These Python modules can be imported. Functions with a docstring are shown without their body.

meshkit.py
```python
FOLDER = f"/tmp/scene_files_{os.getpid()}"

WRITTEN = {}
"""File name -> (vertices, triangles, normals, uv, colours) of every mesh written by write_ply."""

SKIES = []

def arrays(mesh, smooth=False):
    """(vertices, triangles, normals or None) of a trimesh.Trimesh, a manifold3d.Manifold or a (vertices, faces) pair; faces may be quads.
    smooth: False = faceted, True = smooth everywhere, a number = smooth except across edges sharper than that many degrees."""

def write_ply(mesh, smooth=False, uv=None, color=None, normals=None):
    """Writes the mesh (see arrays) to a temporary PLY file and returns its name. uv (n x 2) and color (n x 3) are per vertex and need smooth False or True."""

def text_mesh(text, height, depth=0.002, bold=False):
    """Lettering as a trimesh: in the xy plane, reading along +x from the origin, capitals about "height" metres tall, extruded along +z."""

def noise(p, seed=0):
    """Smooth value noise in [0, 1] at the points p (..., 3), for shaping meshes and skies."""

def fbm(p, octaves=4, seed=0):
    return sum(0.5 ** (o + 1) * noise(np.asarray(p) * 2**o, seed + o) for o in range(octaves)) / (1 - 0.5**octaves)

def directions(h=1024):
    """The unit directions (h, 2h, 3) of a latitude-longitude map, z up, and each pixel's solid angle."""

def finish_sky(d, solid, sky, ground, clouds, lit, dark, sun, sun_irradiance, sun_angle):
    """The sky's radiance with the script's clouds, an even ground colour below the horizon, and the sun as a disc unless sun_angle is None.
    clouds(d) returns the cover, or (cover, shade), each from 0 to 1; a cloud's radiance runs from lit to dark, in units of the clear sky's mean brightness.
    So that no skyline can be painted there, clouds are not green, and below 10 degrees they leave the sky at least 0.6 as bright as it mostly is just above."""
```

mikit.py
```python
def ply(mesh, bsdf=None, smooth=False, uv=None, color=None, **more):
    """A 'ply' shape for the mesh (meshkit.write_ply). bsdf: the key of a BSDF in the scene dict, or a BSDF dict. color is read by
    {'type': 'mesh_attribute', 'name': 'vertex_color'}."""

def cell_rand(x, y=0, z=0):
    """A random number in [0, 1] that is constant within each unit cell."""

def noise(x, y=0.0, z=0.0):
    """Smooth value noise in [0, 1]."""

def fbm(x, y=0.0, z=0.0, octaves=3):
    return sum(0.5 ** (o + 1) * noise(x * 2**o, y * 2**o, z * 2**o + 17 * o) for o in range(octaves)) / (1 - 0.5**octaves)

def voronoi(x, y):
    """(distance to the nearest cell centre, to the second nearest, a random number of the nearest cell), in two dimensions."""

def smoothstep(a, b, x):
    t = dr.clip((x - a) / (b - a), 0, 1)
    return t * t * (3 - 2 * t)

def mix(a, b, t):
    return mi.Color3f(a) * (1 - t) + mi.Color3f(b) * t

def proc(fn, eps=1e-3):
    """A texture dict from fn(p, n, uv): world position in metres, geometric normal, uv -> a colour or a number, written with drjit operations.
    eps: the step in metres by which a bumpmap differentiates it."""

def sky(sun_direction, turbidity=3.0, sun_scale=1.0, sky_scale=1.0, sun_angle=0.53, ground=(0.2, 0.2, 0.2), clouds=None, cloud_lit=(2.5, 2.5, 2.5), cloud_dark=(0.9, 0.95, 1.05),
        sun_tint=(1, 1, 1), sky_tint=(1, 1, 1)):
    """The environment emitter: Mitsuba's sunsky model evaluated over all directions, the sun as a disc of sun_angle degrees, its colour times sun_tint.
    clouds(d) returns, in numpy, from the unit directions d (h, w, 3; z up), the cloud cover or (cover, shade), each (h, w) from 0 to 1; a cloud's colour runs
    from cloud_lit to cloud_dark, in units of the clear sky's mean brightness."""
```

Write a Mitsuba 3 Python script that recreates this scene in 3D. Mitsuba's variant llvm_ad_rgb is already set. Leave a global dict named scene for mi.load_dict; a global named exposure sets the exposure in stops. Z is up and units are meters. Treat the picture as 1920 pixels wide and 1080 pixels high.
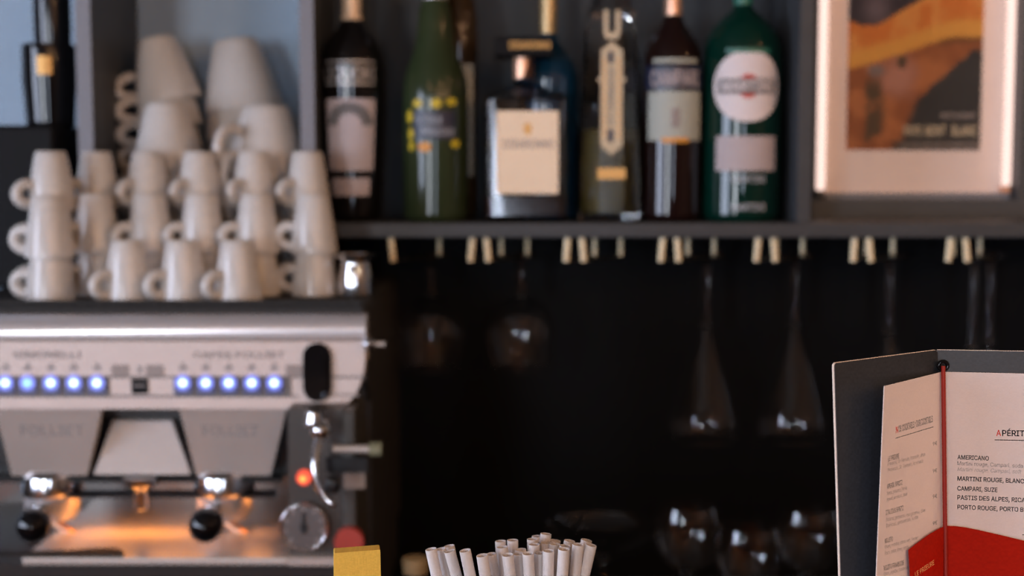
import math, random
import numpy as np, trimesh, drjit as dr, mitsuba as mi, mikit, meshkit
from shapely.geometry import Polygon, Point, box as sbox
from mikit import noise, fbm, smoothstep, mix
T = mi.ScalarTransform4f
rng = random.Random(7)
scene, labels = {}, {}

# ------------------------------------------------------------------ camera
F_PX = 2667.0
CAM = np.array([0.0, 0.0, 1.5])
PITCH = math.atan(240 / F_PX)
SP, CP = math.sin(PITCH), math.cos(PITCH)
scene['camera'] = {'type': 'thinlens', 'fov': math.degrees(2 * math.atan(960 / F_PX)), 'fov_axis': 'x',
                   'aperture_radius': 0.0031, 'focus_distance': 0.70,
                   'to_world': T().look_at(origin=[0, 0, 1.5], target=[0, CP, 1.5 - SP], up=[0, 0, 1])}
exposure = 0.0

# ------------------------------------------------------------------ light levels
WIN_SIDE = [8.0, 9.0, 11.5]      # daylight in the side window
WIN_LEFT = [20.0, 21.5, 24.0]      # daylight in the window at the left of the front wall
WIN_BACK = [14.0, 16.2, 20.0]       # daylight in the windows behind the camera
BULB = [165.0, 92.0, 48.0]
TUBE = [1.25, 0.90, 0.78]
TRAY_GLOW = [17.0, 5.6, 1.1]  # added light that turns the drip tray orange
BOARD_GLOW = [34.0, 17.0, 7.0]  # added light on the staff side of the bar

def area(rad, weight=1.0):
    return {'type': 'area', 'radiance': {'type': 'rgb', 'value': list(rad)}, 'sampling_weight': weight}

# ------------------------------------------------------------------ geometry helpers
def tv(v, Y):
    """ray parameter (distance along the optical axis) where image row v meets the upright plane at depth Y"""
    return Y / (-(v - 540) / F_PX * SP + CP)
def zv(v, Y):
    yu = -(v - 540) / F_PX
    return 1.5 + tv(v, Y) * (yu * CP - SP)
def sc(v, Y):
    return tv(v, Y) / F_PX
def xv(u, v, Y):
    return (u - 960) * sc(v, Y)
def P(u, v, Y):
    return np.array([xv(u, v, Y), Y, zv(v, Y)])
def ray(u, v):
    x, yu = (u - 960) / F_PX, -(v - 540) / F_PX
    return np.array([x, yu * SP + CP, yu * CP - SP])

def numbered(name):
    if name not in scene and name not in labels: return name
    k = 1
    while f'{name}_{k:03d}' in scene or f'{name}_{k:03d}' in labels: k += 1
    return f'{name}_{k:03d}'
def thing(name, label, cat, group=None):
    key = numbered(name)
    labels[key] = {'label': label, 'category': cat}
    if group: labels[key]['group'] = group
    return key
def struct(name, mesh, mat, smooth=False, **kw):
    scene[name] = mikit.ply(mesh, mat, smooth=smooth, **kw)
    labels[name] = {'kind': 'structure'}
    return name
def add(parent, part, mesh, mat, smooth=30, label=None, kind=None, **kw):
    key = numbered(parent + '__' + part)
    scene[key] = mikit.ply(mesh, mat, smooth=smooth, **kw)
    if label or kind:
        labels[key] = {}
        if label: labels[key]['label'] = label
        if kind: labels[key]['kind'] = kind
    return key
def put(parent, part, d, to_world, label=None):
    key = numbered(parent + '__' + part)
    scene[key] = {**d, 'to_world': to_world}
    if label: labels[key] = {'label': label}
    return key

def cat(ms): return trimesh.util.concatenate([m for m in ms])
def bx(x0, x1, y0, y1, z0, z1):
    m = trimesh.creation.box([abs(x1 - x0), abs(y1 - y0), abs(z1 - z0)])
    m.apply_translation([(x0 + x1) / 2, (y0 + y1) / 2, (z0 + z1) / 2]); return m
def rbox(x0, x1, y0, y1, z0, z1, r=0.002):
    s = trimesh.creation.icosphere(subdivisions=1, radius=r).vertices
    pts = [s + np.array([x, y, z]) for x in (x0 + r, x1 - r) for y in (y0 + r, y1 - r) for z in (z0 + r, z1 - r)]
    return trimesh.convex.convex_hull(np.vstack(pts))
def lathe(profile, x=0, y=0, z=0, n=40):
    m = trimesh.creation.revolve(np.array(profile, float), sections=n)
    if m.volume < 0: m.invert()
    m.apply_translation([x, y, z]); return m
def rot(m, ang, axis, pt=(0, 0, 0)):
    m.apply_transform(trimesh.transformations.rotation_matrix(ang, axis, pt)); return m
def prism_xz(pts, y0, y1):
    """outline in (x, z), front at y0, back at y1"""
    p = pts if isinstance(pts, Polygon) else Polygon(pts)
    m = trimesh.creation.extrude_polygon(p, y1 - y0, engine='earcut')
    v = m.vertices.copy(); m.vertices = np.c_[v[:, 0], y0 + v[:, 2], v[:, 1]]
    m.invert() if m.volume < 0 else None
    return m
def prism_yz(pts, x0, x1):
    m = trimesh.creation.extrude_polygon(Polygon(pts), x1 - x0, engine='earcut')
    v = m.vertices.copy(); m.vertices = np.c_[x0 + v[:, 2], v[:, 0], v[:, 1]]
    m.invert() if m.volume < 0 else None
    return m
def tube(path, radius, sides=10, flat=1.0):
    p = np.asarray(path, float)
    r = np.broadcast_to(radius, (len(p),))
    t = np.gradient(p, axis=0); t /= np.linalg.norm(t, axis=1, keepdims=True) + 1e-12
    ref = np.array([0, 0, 1.0]) if abs(t[:, 2]).mean() < 0.8 else np.array([1.0, 0, 0])
    a = np.cross(t, ref)
    a[0] = np.cross(t[0], ref if np.linalg.norm(np.cross(t[0], ref)) > 0.2 else [0, 1.0, 0])
    for i in range(len(p)):                       # carry one frame along the path
        q = a[0] if i == 0 else a[i - 1]
        q = q - t[i] * (q @ t[i]); a[i] = q / np.linalg.norm(q)
    b = np.cross(t, a)
    ang = np.arange(sides) * 2 * np.pi / sides
    v = p[:, None] + r[:, None, None] * (flat * np.cos(ang)[None, :, None] * a[:, None] + np.sin(ang)[None, :, None] * b[:, None])
    f = []
    for i in range(len(p) - 1):
        for j in range(sides):
            k = (j + 1) % sides
            f += [[i * sides + j, i * sides + k, (i + 1) * sides + k], [i * sides + j, (i + 1) * sides + k, (i + 1) * sides + j]]
    n = len(p) * sides
    V = np.vstack([v.reshape(-1, 3), p[0], p[-1]])
    for j in range(sides):
        k = (j + 1) % sides
        f += [[n, k, j], [n + 1, (len(p) - 1) * sides + j, (len(p) - 1) * sides + k]]
    m = trimesh.Trimesh(V, f, process=False)
    if m.volume < 0: m.invert()
    return m
def spline(pts, n=24):
    from scipy.interpolate import CubicSpline
    p = np.asarray(pts, float); s = np.r_[0, np.cumsum(np.linalg.norm(np.diff(p, axis=0), axis=1))]
    return CubicSpline(s, p)(np.linspace(0, s[-1], n))
def flat_text(text, height, depth=0.0002, bold=False, width=None, slant=0.0):
    """text in the xy plane, centred on x, baseline y = 0"""
    m = meshkit.text_mesh(text, height, depth, bold)
    v = m.vertices.copy()
    v[:, 0] -= (v[:, 0].min() + v[:, 0].max()) / 2
    if width: v[:, 0] *= width / (v[:, 0].max() - v[:, 0].min())
    v[:, 0] += slant * v[:, 1]
    m.vertices = v; return m
def poly_mesh(p, depth=0.0003):
    return trimesh.creation.extrude_polygon(p, depth, engine='earcut')
def to_front(m, x, z, y):
    """xy-plane mesh -> upright, facing the camera (-y), its back on the plane y"""
    v = m.vertices.copy(); m.vertices = np.c_[x + v[:, 0], y - v[:, 2], z + v[:, 1]]
    if m.volume < 0: m.invert()
    return m
def bend(m, x, y, R, turn=0.0, fine=0.004):
    """wraps an xy-plane mesh (y = world height) round the upright axis at (x, y); R: radius or function of height"""
    if fine:
        V, Fc = trimesh.remesh.subdivide_to_size(m.vertices, m.faces, fine, max_iter=12)
        m = trimesh.Trimesh(V, Fc, process=False)
    v = m.vertices.copy()
    r = R(v[:, 1]) if callable(R) else R
    a = v[:, 0] / r + turn
    m.vertices = np.c_[x + (r + v[:, 2]) * np.sin(a), y - (r + v[:, 2]) * np.cos(a), v[:, 1]]
    if m.volume < 0: m.invert()
    return m
def rrect(w, h, r, x=0, y=0):
    return sbox(x - w / 2 + r, y - h / 2 + r, x + w / 2 - r, y + h / 2 - r).buffer(r, quad_segs=5)

# ------------------------------------------------------------------ materials
def rgb(*c): return {'type': 'rgb', 'value': list(c)}
def mat(name, color, rough=0.5, metal=0.0, spec=0.5, **kw):
    base = color if isinstance(color, dict) else rgb(*color)
    scene['mat_' + name] = {'type': 'twosided', 'bsdf': {'type': 'principled', 'base_color': base, 'roughness': rough, 'metallic': metal, 'specular': spec, **kw}}
    return 'mat_' + name
def wood_fn(a, b, k):
    def fn(p, n, uv):
        g = fbm(p.x * 3 * k, p.z * 30 * k, p.y * 30 * k, 4)
        return mix(a, b, smoothstep(0.25, 0.75, g))
    return mikit.proc(fn)
def speck_fn(a, b, k):
    def fn(p, n, uv):
        return mix(a, b, fbm(p.x * k, p.y * k, p.z * k, 3))
    return mikit.proc(fn)

PORCELAIN = mat('porcelain', (0.60, 0.56, 0.525), 0.14, 0, 0.5)
PLASTER = mat('plaster', speck_fn((0.38, 0.50, 0.63), (0.43, 0.55, 0.68), 18), 0.8, 0, 0.2)
ROOM = mat('room_paint', speck_fn((0.13, 0.105, 0.09), (0.17, 0.14, 0.115), 4), 0.8, 0, 0.2)
CEIL = mat('ceiling_paint', (0.13, 0.115, 0.10), 0.9, 0, 0.1)
FLOORM = mat('floor_wood', wood_fn((0.10, 0.06, 0.035), (0.17, 0.10, 0.06), 1), 0.5)
SHELF = mat('grey_laminate', speck_fn((0.043, 0.046, 0.050), (0.052, 0.055, 0.060), 40), 0.5, 0, 0.4)
SHELF_LIGHT = mat('front_and_ledge_grey', (0.205, 0.21, 0.24), 0.5, 0, 0.4)  # lit tone of the left divider fronts; also the grey poster ledge
PANEL_DARK = mat('dark_panel', (0.052, 0.060, 0.066), 0.6, 0, 0.25)
SPLASH = mat('black_panel', (0.0045, 0.005, 0.006), 0.5, 0, 0.06)
BLACK = mat('black_plastic', (0.008, 0.008, 0.009), 0.3, 0, 0.4)
BLACKGLOSS = mat('gloss_black', (0.004, 0.004, 0.005), 0.06, 0, 0.5)
MATTE = mat('matte_black', (0.006, 0.006, 0.007), 0.6, 0, 0.15)
RUBBER = mat('rubber', (0.03, 0.03, 0.03), 0.75, 0, 0.2)
STEEL = mat('steel', (0.70, 0.67, 0.68), 0.24, 0.55)
CHROME = mat('chrome', (0.80, 0.80, 0.82), 0.13, 1.0)
MIRROR = mat('polished_steel', (0.66, 0.64, 0.62), 0.06, 1.0)
TRAY = mat('tray_steel', (0.60, 0.57, 0.54), 0.30, 0.3)
SPLASHSTEEL = mat('splash_steel', (0.30, 0.28, 0.27), 0.22, 0.7)
SATIN = mat('satin_steel', (0.52, 0.465, 0.43), 0.36, 0.35)
PEARL = mat('pearl_paint', speck_fn((0.63, 0.53, 0.485), (0.67, 0.565, 0.52), 60), 0.38, 0.0, 0.5)
GREYPLATE = mat('grey_paint', (0.50, 0.47, 0.46), 0.4, 0.2)
SIDE = mat('machine_side', (0.030, 0.028, 0.028), 0.45, 0, 0.3)
INK = mat('ink', (0.02, 0.02, 0.022), 0.7, 0, 0.2)
INKSOFT = mat('grey_ink', (0.17, 0.16, 0.16), 0.7, 0, 0.2)
INKLIGHT = mat('faint_ink', (0.30, 0.28, 0.275), 0.7, 0, 0.2)
TAUPE = mat('taupe', (0.30, 0.25, 0.23), 0.5)
BUTTON = mat('button_blue', (0.07, 0.08, 0.22), 0.3)
WIRE = mat('rack_wire', (0.30, 0.27, 0.22), 0.35, 1.0)
WIRE_GLINT = mat('wire_glint', (0.92, 0.76, 0.48), 0.3, 0, 0.5)  # bulb highlights on the rack wire, put into a bright cream colour
GLASS = 'mat_glass'; scene[GLASS] = {'type': 'dielectric', 'int_ior': 1.5, 'ext_ior': 1.0}
THIN = 'mat_thin_glass'; scene[THIN] = {'type': 'thindielectric', 'int_ior': 1.52, 'ext_ior': 1.0}
BOTTLE_BLACK = mat('black_glass', (0.005, 0.004, 0.004), 0.05, 0, 0.5)
BOTTLE_GREEN = mat('green_glass', (0.0012, 0.022, 0.0145), 0.05, 0, 0.5)
BOTTLE_OLIVE = mat('olive_glass', (0.028, 0.040, 0.017), 0.13, 0, 0.4)
BOTTLE_BROWN = mat('brown_glass', (0.030, 0.016, 0.006), 0.06, 0, 0.5)
BOTTLE_BLUE = mat('blue_glass', (0.004, 0.030, 0.060), 0.05, 0, 0.5)
BOTTLE_RED = mat('red_liquid_glass', (0.011, 0.004, 0.0035), 0.05, 0, 0.5)
LIQ_AMBER = mat('amber_liquid', (0.045, 0.018, 0.010), 0.1)
LIQ_GOLD = mat('golden_liquid', (0.16, 0.115, 0.032), 0.1)
LBL_PINK = mat('pinkish_label', (0.50, 0.42, 0.42), 0.6)
LBL_CREAM = mat('cream_label', (0.95, 0.75, 0.53), 0.5)
LBL_GREY = mat('grey_label', (0.42, 0.43, 0.37), 0.55)
LBL_WHITE = mat('white_label', (0.78, 0.69, 0.68), 0.5)
LBL_NAVY = mat('navy_label', (0.012, 0.018, 0.045), 0.4)
LBL_TAN = mat('tan_label', (0.62, 0.50, 0.33), 0.5)
LBL_TEAL = mat('teal_label', (0.02, 0.16, 0.11), 0.35)
SILVERY = mat('silver_print', (0.50, 0.47, 0.46), 0.35, 0.5)
GOLDPRINT = mat('gold_print', (0.62, 0.34, 0.10), 0.35, 0.4)
COPPER = mat('copper_foil', (0.80, 0.46, 0.30), 0.3, 0.6)
FOIL = mat('cream_foil', (0.78, 0.58, 0.40), 0.35, 0.3)
GOLDFOIL = mat('gold_foil', (0.52, 0.36, 0.17), 0.35, 0.5)
LEMON = mat('lemon_print', (0.62, 0.46, 0.02), 0.5)
ORANGE = mat('orange_print', (0.72, 0.30, 0.04), 0.5)
REDINK = mat('red_print', (0.52, 0.03, 0.015), 0.5)
GREENLOGO = mat('pale_print', (0.42, 0.44, 0.48), 0.4)
CARD = mat('menu_board', speck_fn((0.015, 0.018, 0.023), (0.026, 0.031, 0.039), 900), 0.40, 0, 0.5)
CORE = mat('board_core', (0.72, 0.58, 0.48), 0.8)
PAPER = mat('menu_paper', speck_fn((0.70, 0.61, 0.59), (0.76, 0.67, 0.65), 1500), 0.75, 0, 0.25)
REDCARD = mat('red_card', speck_fn((0.34, 0.007, 0.0015), (0.44, 0.012, 0.003), 900), 0.7, 0, 0.1)
CORD = mat('red_cord', (0.30, 0.012, 0.005), 0.6)
TANINK = mat('tan_ink', (0.68, 0.30, 0.12), 0.6)
STRAW = mat('straw_paper', speck_fn((0.62, 0.575, 0.56), (0.70, 0.65, 0.635), 1200), 0.8, 0, 0.2)
def yellow_fn(p, n, uv):
    w = noise(p.x * 3000, p.z * 300, 0.5) * 0.5 + noise(p.x * 1400, p.z * 1800, 3.0) * 0.5
    return mix((0.66, 0.40, 0.05), (0.84, 0.52, 0.085), w)
YELLOW = mat('yellow_fabric', mikit.proc(yellow_fn), 0.55, 0, 0.4)
BARWOOD = mat('bar_wood', wood_fn((0.62, 0.26, 0.07), (0.78, 0.36, 0.11), 1.5), 0.5)
BARTOP = mat('bar_top', wood_fn((0.10, 0.055, 0.03), (0.16, 0.09, 0.05), 1.2), 0.35)
MATBOARD = mat('poster_mat', (0.88, 0.72, 0.64), 0.75, 0, 0.2)
FRAMEGREY = mat('poster_frame', (0.055, 0.058, 0.062), 0.5)
CORK = mat('cork', speck_fn((0.30, 0.21, 0.10), (0.42, 0.31, 0.16), 300), 0.8)
GAUGEFACE = mat('gauge_face', (0.11, 0.10, 0.10), 0.35)
REDKNOB = mat('red_plastic', (0.40, 0.045, 0.03), 0.4)
OLIVE = mat('olive_plastic', (0.20, 0.20, 0.12), 0.5)
WINFRAME = mat('window_frame', (0.10, 0.09, 0.08), 0.5)

# ------------------------------------------------------------------ the room
YB = 1.92                                    # back wall
XL, XR, YFRONT, H = -2.4, 2.6, -3.4, 2.75
struct('floor', bx(XL, XR, YFRONT, YB, -0.05, 0), FLOORM)
struct('ceiling', bx(XL, XR, YFRONT, YB, H, H + 0.05), CEIL)
struct('wall_back', bx(XL, XR, YB, YB + 0.06, 0, H), PLASTER)
struct('wall_right', bx(XR, XR + 0.06, YFRONT, YB, 0, H), ROOM)
def wall_with_holes(axis, at, thick, lo, hi, holes):
    """wall in the plane axis = at with openings (a0, a1, z0, z1)"""
    w = sbox(lo, 0, hi, H)
    for a0, a1, z0, z1 in holes: w = w.difference(sbox(a0, z0, a1, z1))
    m = trimesh.creation.extrude_polygon(w, thick, engine='earcut')
    v = m.vertices
    m.vertices = np.c_[at + v[:, 2], v[:, 0], v[:, 1]] if axis == 'x' else np.c_[v[:, 0], at + v[:, 2], v[:, 1]]
    if m.volume < 0: m.invert()
    return m
WL = (-1.25, 0.55, 1.0, 2.1)               # side window: y0, y1, z0, z1
WB = (0.0, 0.32, 0.75, 2.15)               # window behind the camera: x0, x1, z0, z1
WA = (-2.3, -1.5, 0.9, 2.2)                  # window at the left of the same wall
struct('wall_left', wall_with_holes('x', XL - 0.06, 0.06, YFRONT, YB, [WL]), ROOM)
struct('wall_front', wall_with_holes('y', YFRONT - 0.06, 0.06, XL, XR, [WB, WA]), ROOM)
def window(name, axis, at, a0, a1, z0, z1, rad, weight, mullions):
    bars, t = [], 0.03
    def b(p0, p1, q0, q1):
        bars.append(bx(at - t, at + t, p0, p1, q0, q1) if axis == 'x' else bx(p0, p1, at - t, at + t, q0, q1))
    b(a0, a1, z0, z0 + 0.05); b(a0, a1, z1 - 0.05, z1); b(a0, a0 + 0.05, z0, z1); b(a1 - 0.05, a1, z0, z1)
    for k in range(1, mullions):
        c = a0 + (a1 - a0) * k / mullions
        b(c - 0.02, c + 0.02, z0, z1)
    struct(name, cat(bars), WINFRAME)
    if axis == 'x':
        q = [[at - 0.05, a0, z0], [at - 0.05, a1, z0], [at - 0.05, a1, z1], [at - 0.05, a0, z1]]
        m = trimesh.Trimesh(q, [[0, 1, 2], [0, 2, 3]], process=False)
        if m.face_normals[0][0] < 0: m.invert()
    else:
        q = [[a0, at - 0.05, z0], [a1, at - 0.05, z0], [a1, at - 0.05, z1], [a0, at - 0.05, z1]]
        m = trimesh.Trimesh(q, [[0, 1, 2], [0, 2, 3]], process=False)
        if m.face_normals[0][1] < 0: m.invert()
    key = name + '__pane'
    scene[key] = mikit.ply(m, BLACK, emitter=area(rad, weight))
window('window_1', 'x', XL - 0.03, *WL, WIN_SIDE, 5.0, 2)
window('window_3', 'y', YFRONT - 0.03, *WA, WIN_LEFT, 10.0, 2)
window('window_2', 'y', YFRONT - 0.03, *WB, WIN_BACK, 6.0, 1)

# pendant bulbs over the guests' side of the room
for k, (x, y, z) in enumerate([(1.15, -0.9, 2.12), (1.65, 0.15, 2.05), (0.55, -1.7, 2.2), (1.9, -1.3, 2.1), (-0.55, -1.5, 2.25), (1.35, 0.75, 2.2), (-1.0, -0.4, 2.2), (0.95, -2.4, 2.15), (1.5, -2.1, 2.0), (2.1, -0.4, 1.95), (0.75, -0.3, 2.25), (1.75, -2.9, 2.2), (0.3, -2.6, 2.3)]):
    t = thing('pendant_bulb', 'warm glowing globe bulb hanging on a thin black cord over the guest side', 'bulb', 'pendant bulbs')
    b = trimesh.creation.icosphere(subdivisions=2, radius=0.034); b.apply_translation([x, y, z])
    add(t, 'globe', b, BLACK, True, emitter=area(BULB, 1.2))
    add(t, 'socket', lathe([(0, 0), (0.017, 0), (0.017, 0.05), (0.006, 0.06), (0, 0.06)], x, y, z + 0.033, 16), BLACK)
    add(t, 'cord', bx(x - 0.002, x + 0.002, y - 0.002, y + 0.002, z + 0.09, H), BLACK, False)

# ------------------------------------------------------------------ bar counter (below the frame; its lit staff side shows in the machine's polished back)
BAR = 1.11
t = thing('bar_counter', 'dark wooden bar counter carrying the menu and the straws', 'counter')
add(t, 'countertop', rbox(-2.0, 2.0, 0.32, 0.98, BAR - 0.04, BAR, 0.006), BARTOP)
add(t, 'staff_side', bx(-2.0, 2.0, 0.90, 0.93, 0.0, BAR - 0.115), BARWOOD, False, 'orange wooden board facing the coffee machine')
add(t, 'apron', bx(-2.0, 2.0, 0.90, 0.935, BAR - 0.115, BAR - 0.04), BARTOP, False)
add(t, 'guest_side', bx(-2.0, 2.0, 0.40, 0.43, 0.0, BAR - 0.04), BARTOP, False)
t = thing('added_strip_light', 'added warm light strip under the staff edge of the bar counter', 'lamp')  # added source, lights the orange board that the machine reflects
add(t, 'housing', bx(-1.0, 0.1, 0.945, 0.975, BAR - 0.052, BAR - 0.040), BLACK, False)
m = trimesh.Trimesh([[-0.98, 0.95, BAR - 0.0525], [0.08, 0.95, BAR - 0.0525], [0.08, 0.965, BAR - 0.0525], [-0.98, 0.965, BAR - 0.0525]], [[0, 2, 1], [0, 3, 2]], process=False)
add(t, 'glow_face', m, BLACK, False, emitter=area(BOARD_GLOW, 1.0))

t = thing('back_counter', 'dark counter under the coffee machine and the glasses', 'counter')
BACK = 0.93
add(t, 'worktop', rbox(-1.9, 1.9, 1.30, 1.90, BACK - 0.04, BACK, 0.004), SPLASH)
add(t, 'cabinet', bx(-1.9, 1.9, 1.34, 1.90, 0.0, BACK - 0.04), SPLASH, False)

# ------------------------------------------------------------------ shelving behind the bar
YS, YP = 1.70, 1.903
ZS = zv(418, YS)                 # top of the bottle shelf
ZU = zv(446, YS)                 # its underside
X_SHELF_L = xv(578, 418, YS)
XW = 1.05
shelving = thing('bottle_shelf', 'long dark grey shelf unit with upright dividers holding the bottles', 'shelf')
add(shelving, 'shelf_board', rbox(X_SHELF_L, XW, YS, YP + 0.012, ZU, ZS, 0.002), SHELF)
add(shelving, 'back_panel', bx(X_SHELF_L, XW, YP, YP + 0.012, ZS, 2.3), PANEL_DARK, False, 'dark grey back panel behind the bottles')
DECK0 = zv(565, 1.535) + 0.002
def divider(u0, u1, v, zlow, m):
    k = add(shelving, 'divider', rbox(xv(u0, v, YS), xv(u1, v, YS), YS + 0.002, YP + 0.012, zlow, 2.3, 0.0015), SHELF)
    add(k, 'toned_front', rbox(xv(u0, v, YS), xv(u1, v, YS), YS, YS + 0.002, zlow, 2.3, 0.0006), m, label='grey front face of the divider')
divider(143, 172, 140, DECK0, SHELF_LIGHT)  # left dividers: shade put into dark sides, light into the paler front
divider(562, 589, 140, DECK0, SHELF_LIGHT)
add(shelving, 'top_board', rbox(xv(143, 140, YS), XW, YS, YP + 0.012, 2.302, 2.33, 0.002), SHELF)
divider(1498, 1524, 200, ZS, SHELF)
struct('wall_panel', bx(X_SHELF_L, XW, YP, YP + 0.013, BACK, ZU), SPLASH)
labels['wall_panel'] = {'kind': 'structure'}

# ------------------------------------------------------------------ glass rack under the shelf
rack = thing('glass_rack', 'wire hanging rack under the bottle shelf, its hooks painted bright cream as bulb highlights', 'rack')
YR2 = 1.79
ZR = zv(489, YS + 0.012)
front = [(735, 4), (884, -4), (914, 4), (1063, -3), (1093, 4), (1241, -4), (1271, 3), (1420, -4), (1452, 4), (1601, -3), (1631, 4), (1780, -4), (1812, 4)]
rear = [(824, 0), (940, 0), (989, 0), (1115, 0), (1164, 0), (1290, 0), (1339, 0), (1456, 0), (1505, 0), (1625, 0), (1674, 0), (1788, 0), (1837, 0)]
ZR2 = ZR + 0.0
for (u0, du), (u1, _) in zip(front, rear):
    yf = YS + 0.012
    xa, xb = xv(u0 - du / 2, 447, yf), xv(u0 + du / 2, 489, yf)
    xr = xv(u1, 465, YR2)
    tip = [(xa, yf, ZU), (xb, yf, ZR)]
    add(rack, 'hook', tube([(xa, yf, ZU), ((xa + xb) / 2, yf, (ZU + ZR) / 2), (xb, yf, ZR - 0.001)], 0.0040, 12), WIRE_GLINT, 40, 'front wire hook with its highlight painted cream')  # wire riser, its highlight painted over the whole length
    add(rack, 'rail', tube([(xb, yf, ZR), ((xb + xr) / 2, (yf + YR2) / 2, ZR), (xr, YR2, ZR)], 0.0016, 8), WIRE, 40)
    add(rack, 'rear_hook', tube([(xr, YR2, ZU), (xr, YR2, (ZU + ZR) / 2), (xr, YR2, ZR)], 0.0032, 10), WIRE_GLINT, 40)

def hanging_glass(u, Y, foot_w, prof, stem_v, label):
    """prof: [(v, half width)] of the bowl, from the stem down to the rim"""
    t = thing('wine_glass', label, 'glass', 'glasses hanging from the rack')
    x = xv(u, 560, Y)
    z0 = ZR + 0.0018
    rs = 7.0 * sc(560, Y)
    zb = zv(prof[0][0], Y)
    foot = lathe([(0, z0 + 0.004), (0.006, z0 + 0.0035), (foot_w, z0 + 0.0012), (foot_w, z0), (foot_w * 0.5, z0 - 0.001), (rs * 1.6, z0 - 0.004), (rs, z0 - 0.014), (rs * 0.92, (z0 + zb) / 2), (rs * 1.1, zb + 0.008), (rs * 1.7, zb), (0, zb - 0.001)][::-1], x, Y, 0, 32)
    add(t, 'stem', foot, GLASS, 40)
    pts = [(hw * sc(v, Y), zv(v, Y)) for v, hw in prof]
    add(t, 'bowl', lathe([(0, pts[0][1])] + pts, x, Y, 0, 48), THIN, 60)
    rim = pts[-1]
    add(t, 'rim', lathe([(rim[0] - 0.0007, rim[1]), (rim[0] + 0.0007, rim[1]), (rim[0] + 0.0007, rim[1] - 0.0015), (rim[0] - 0.0007, rim[1] - 0.0015), (rim[0] - 0.0007, rim[1])], x, Y, 0, 48), GLASS, 40)
big = [(612, 9), (640, 20), (680, 34), (720, 46), (760, 57), (785, 63), (802, 64), (822, 58)]
small = [(556, 14), (566, 36), (580, 54), (600, 63), (625, 66), (655, 62), (690, 54)]
hanging_glass(808, 1.79, 0.034, small, 480, 'short stemmed round glass hanging upside down nearest to the coffee machine')
hanging_glass(976, 1.79, 0.034, small, 480, 'short stemmed round glass hanging upside down below the square amber liqueur bottle')
hanging_glass(1325, 1.785, 0.036, big, 480, 'tall flared wine glass hanging upside down below the round-labelled green bottle')
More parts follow.
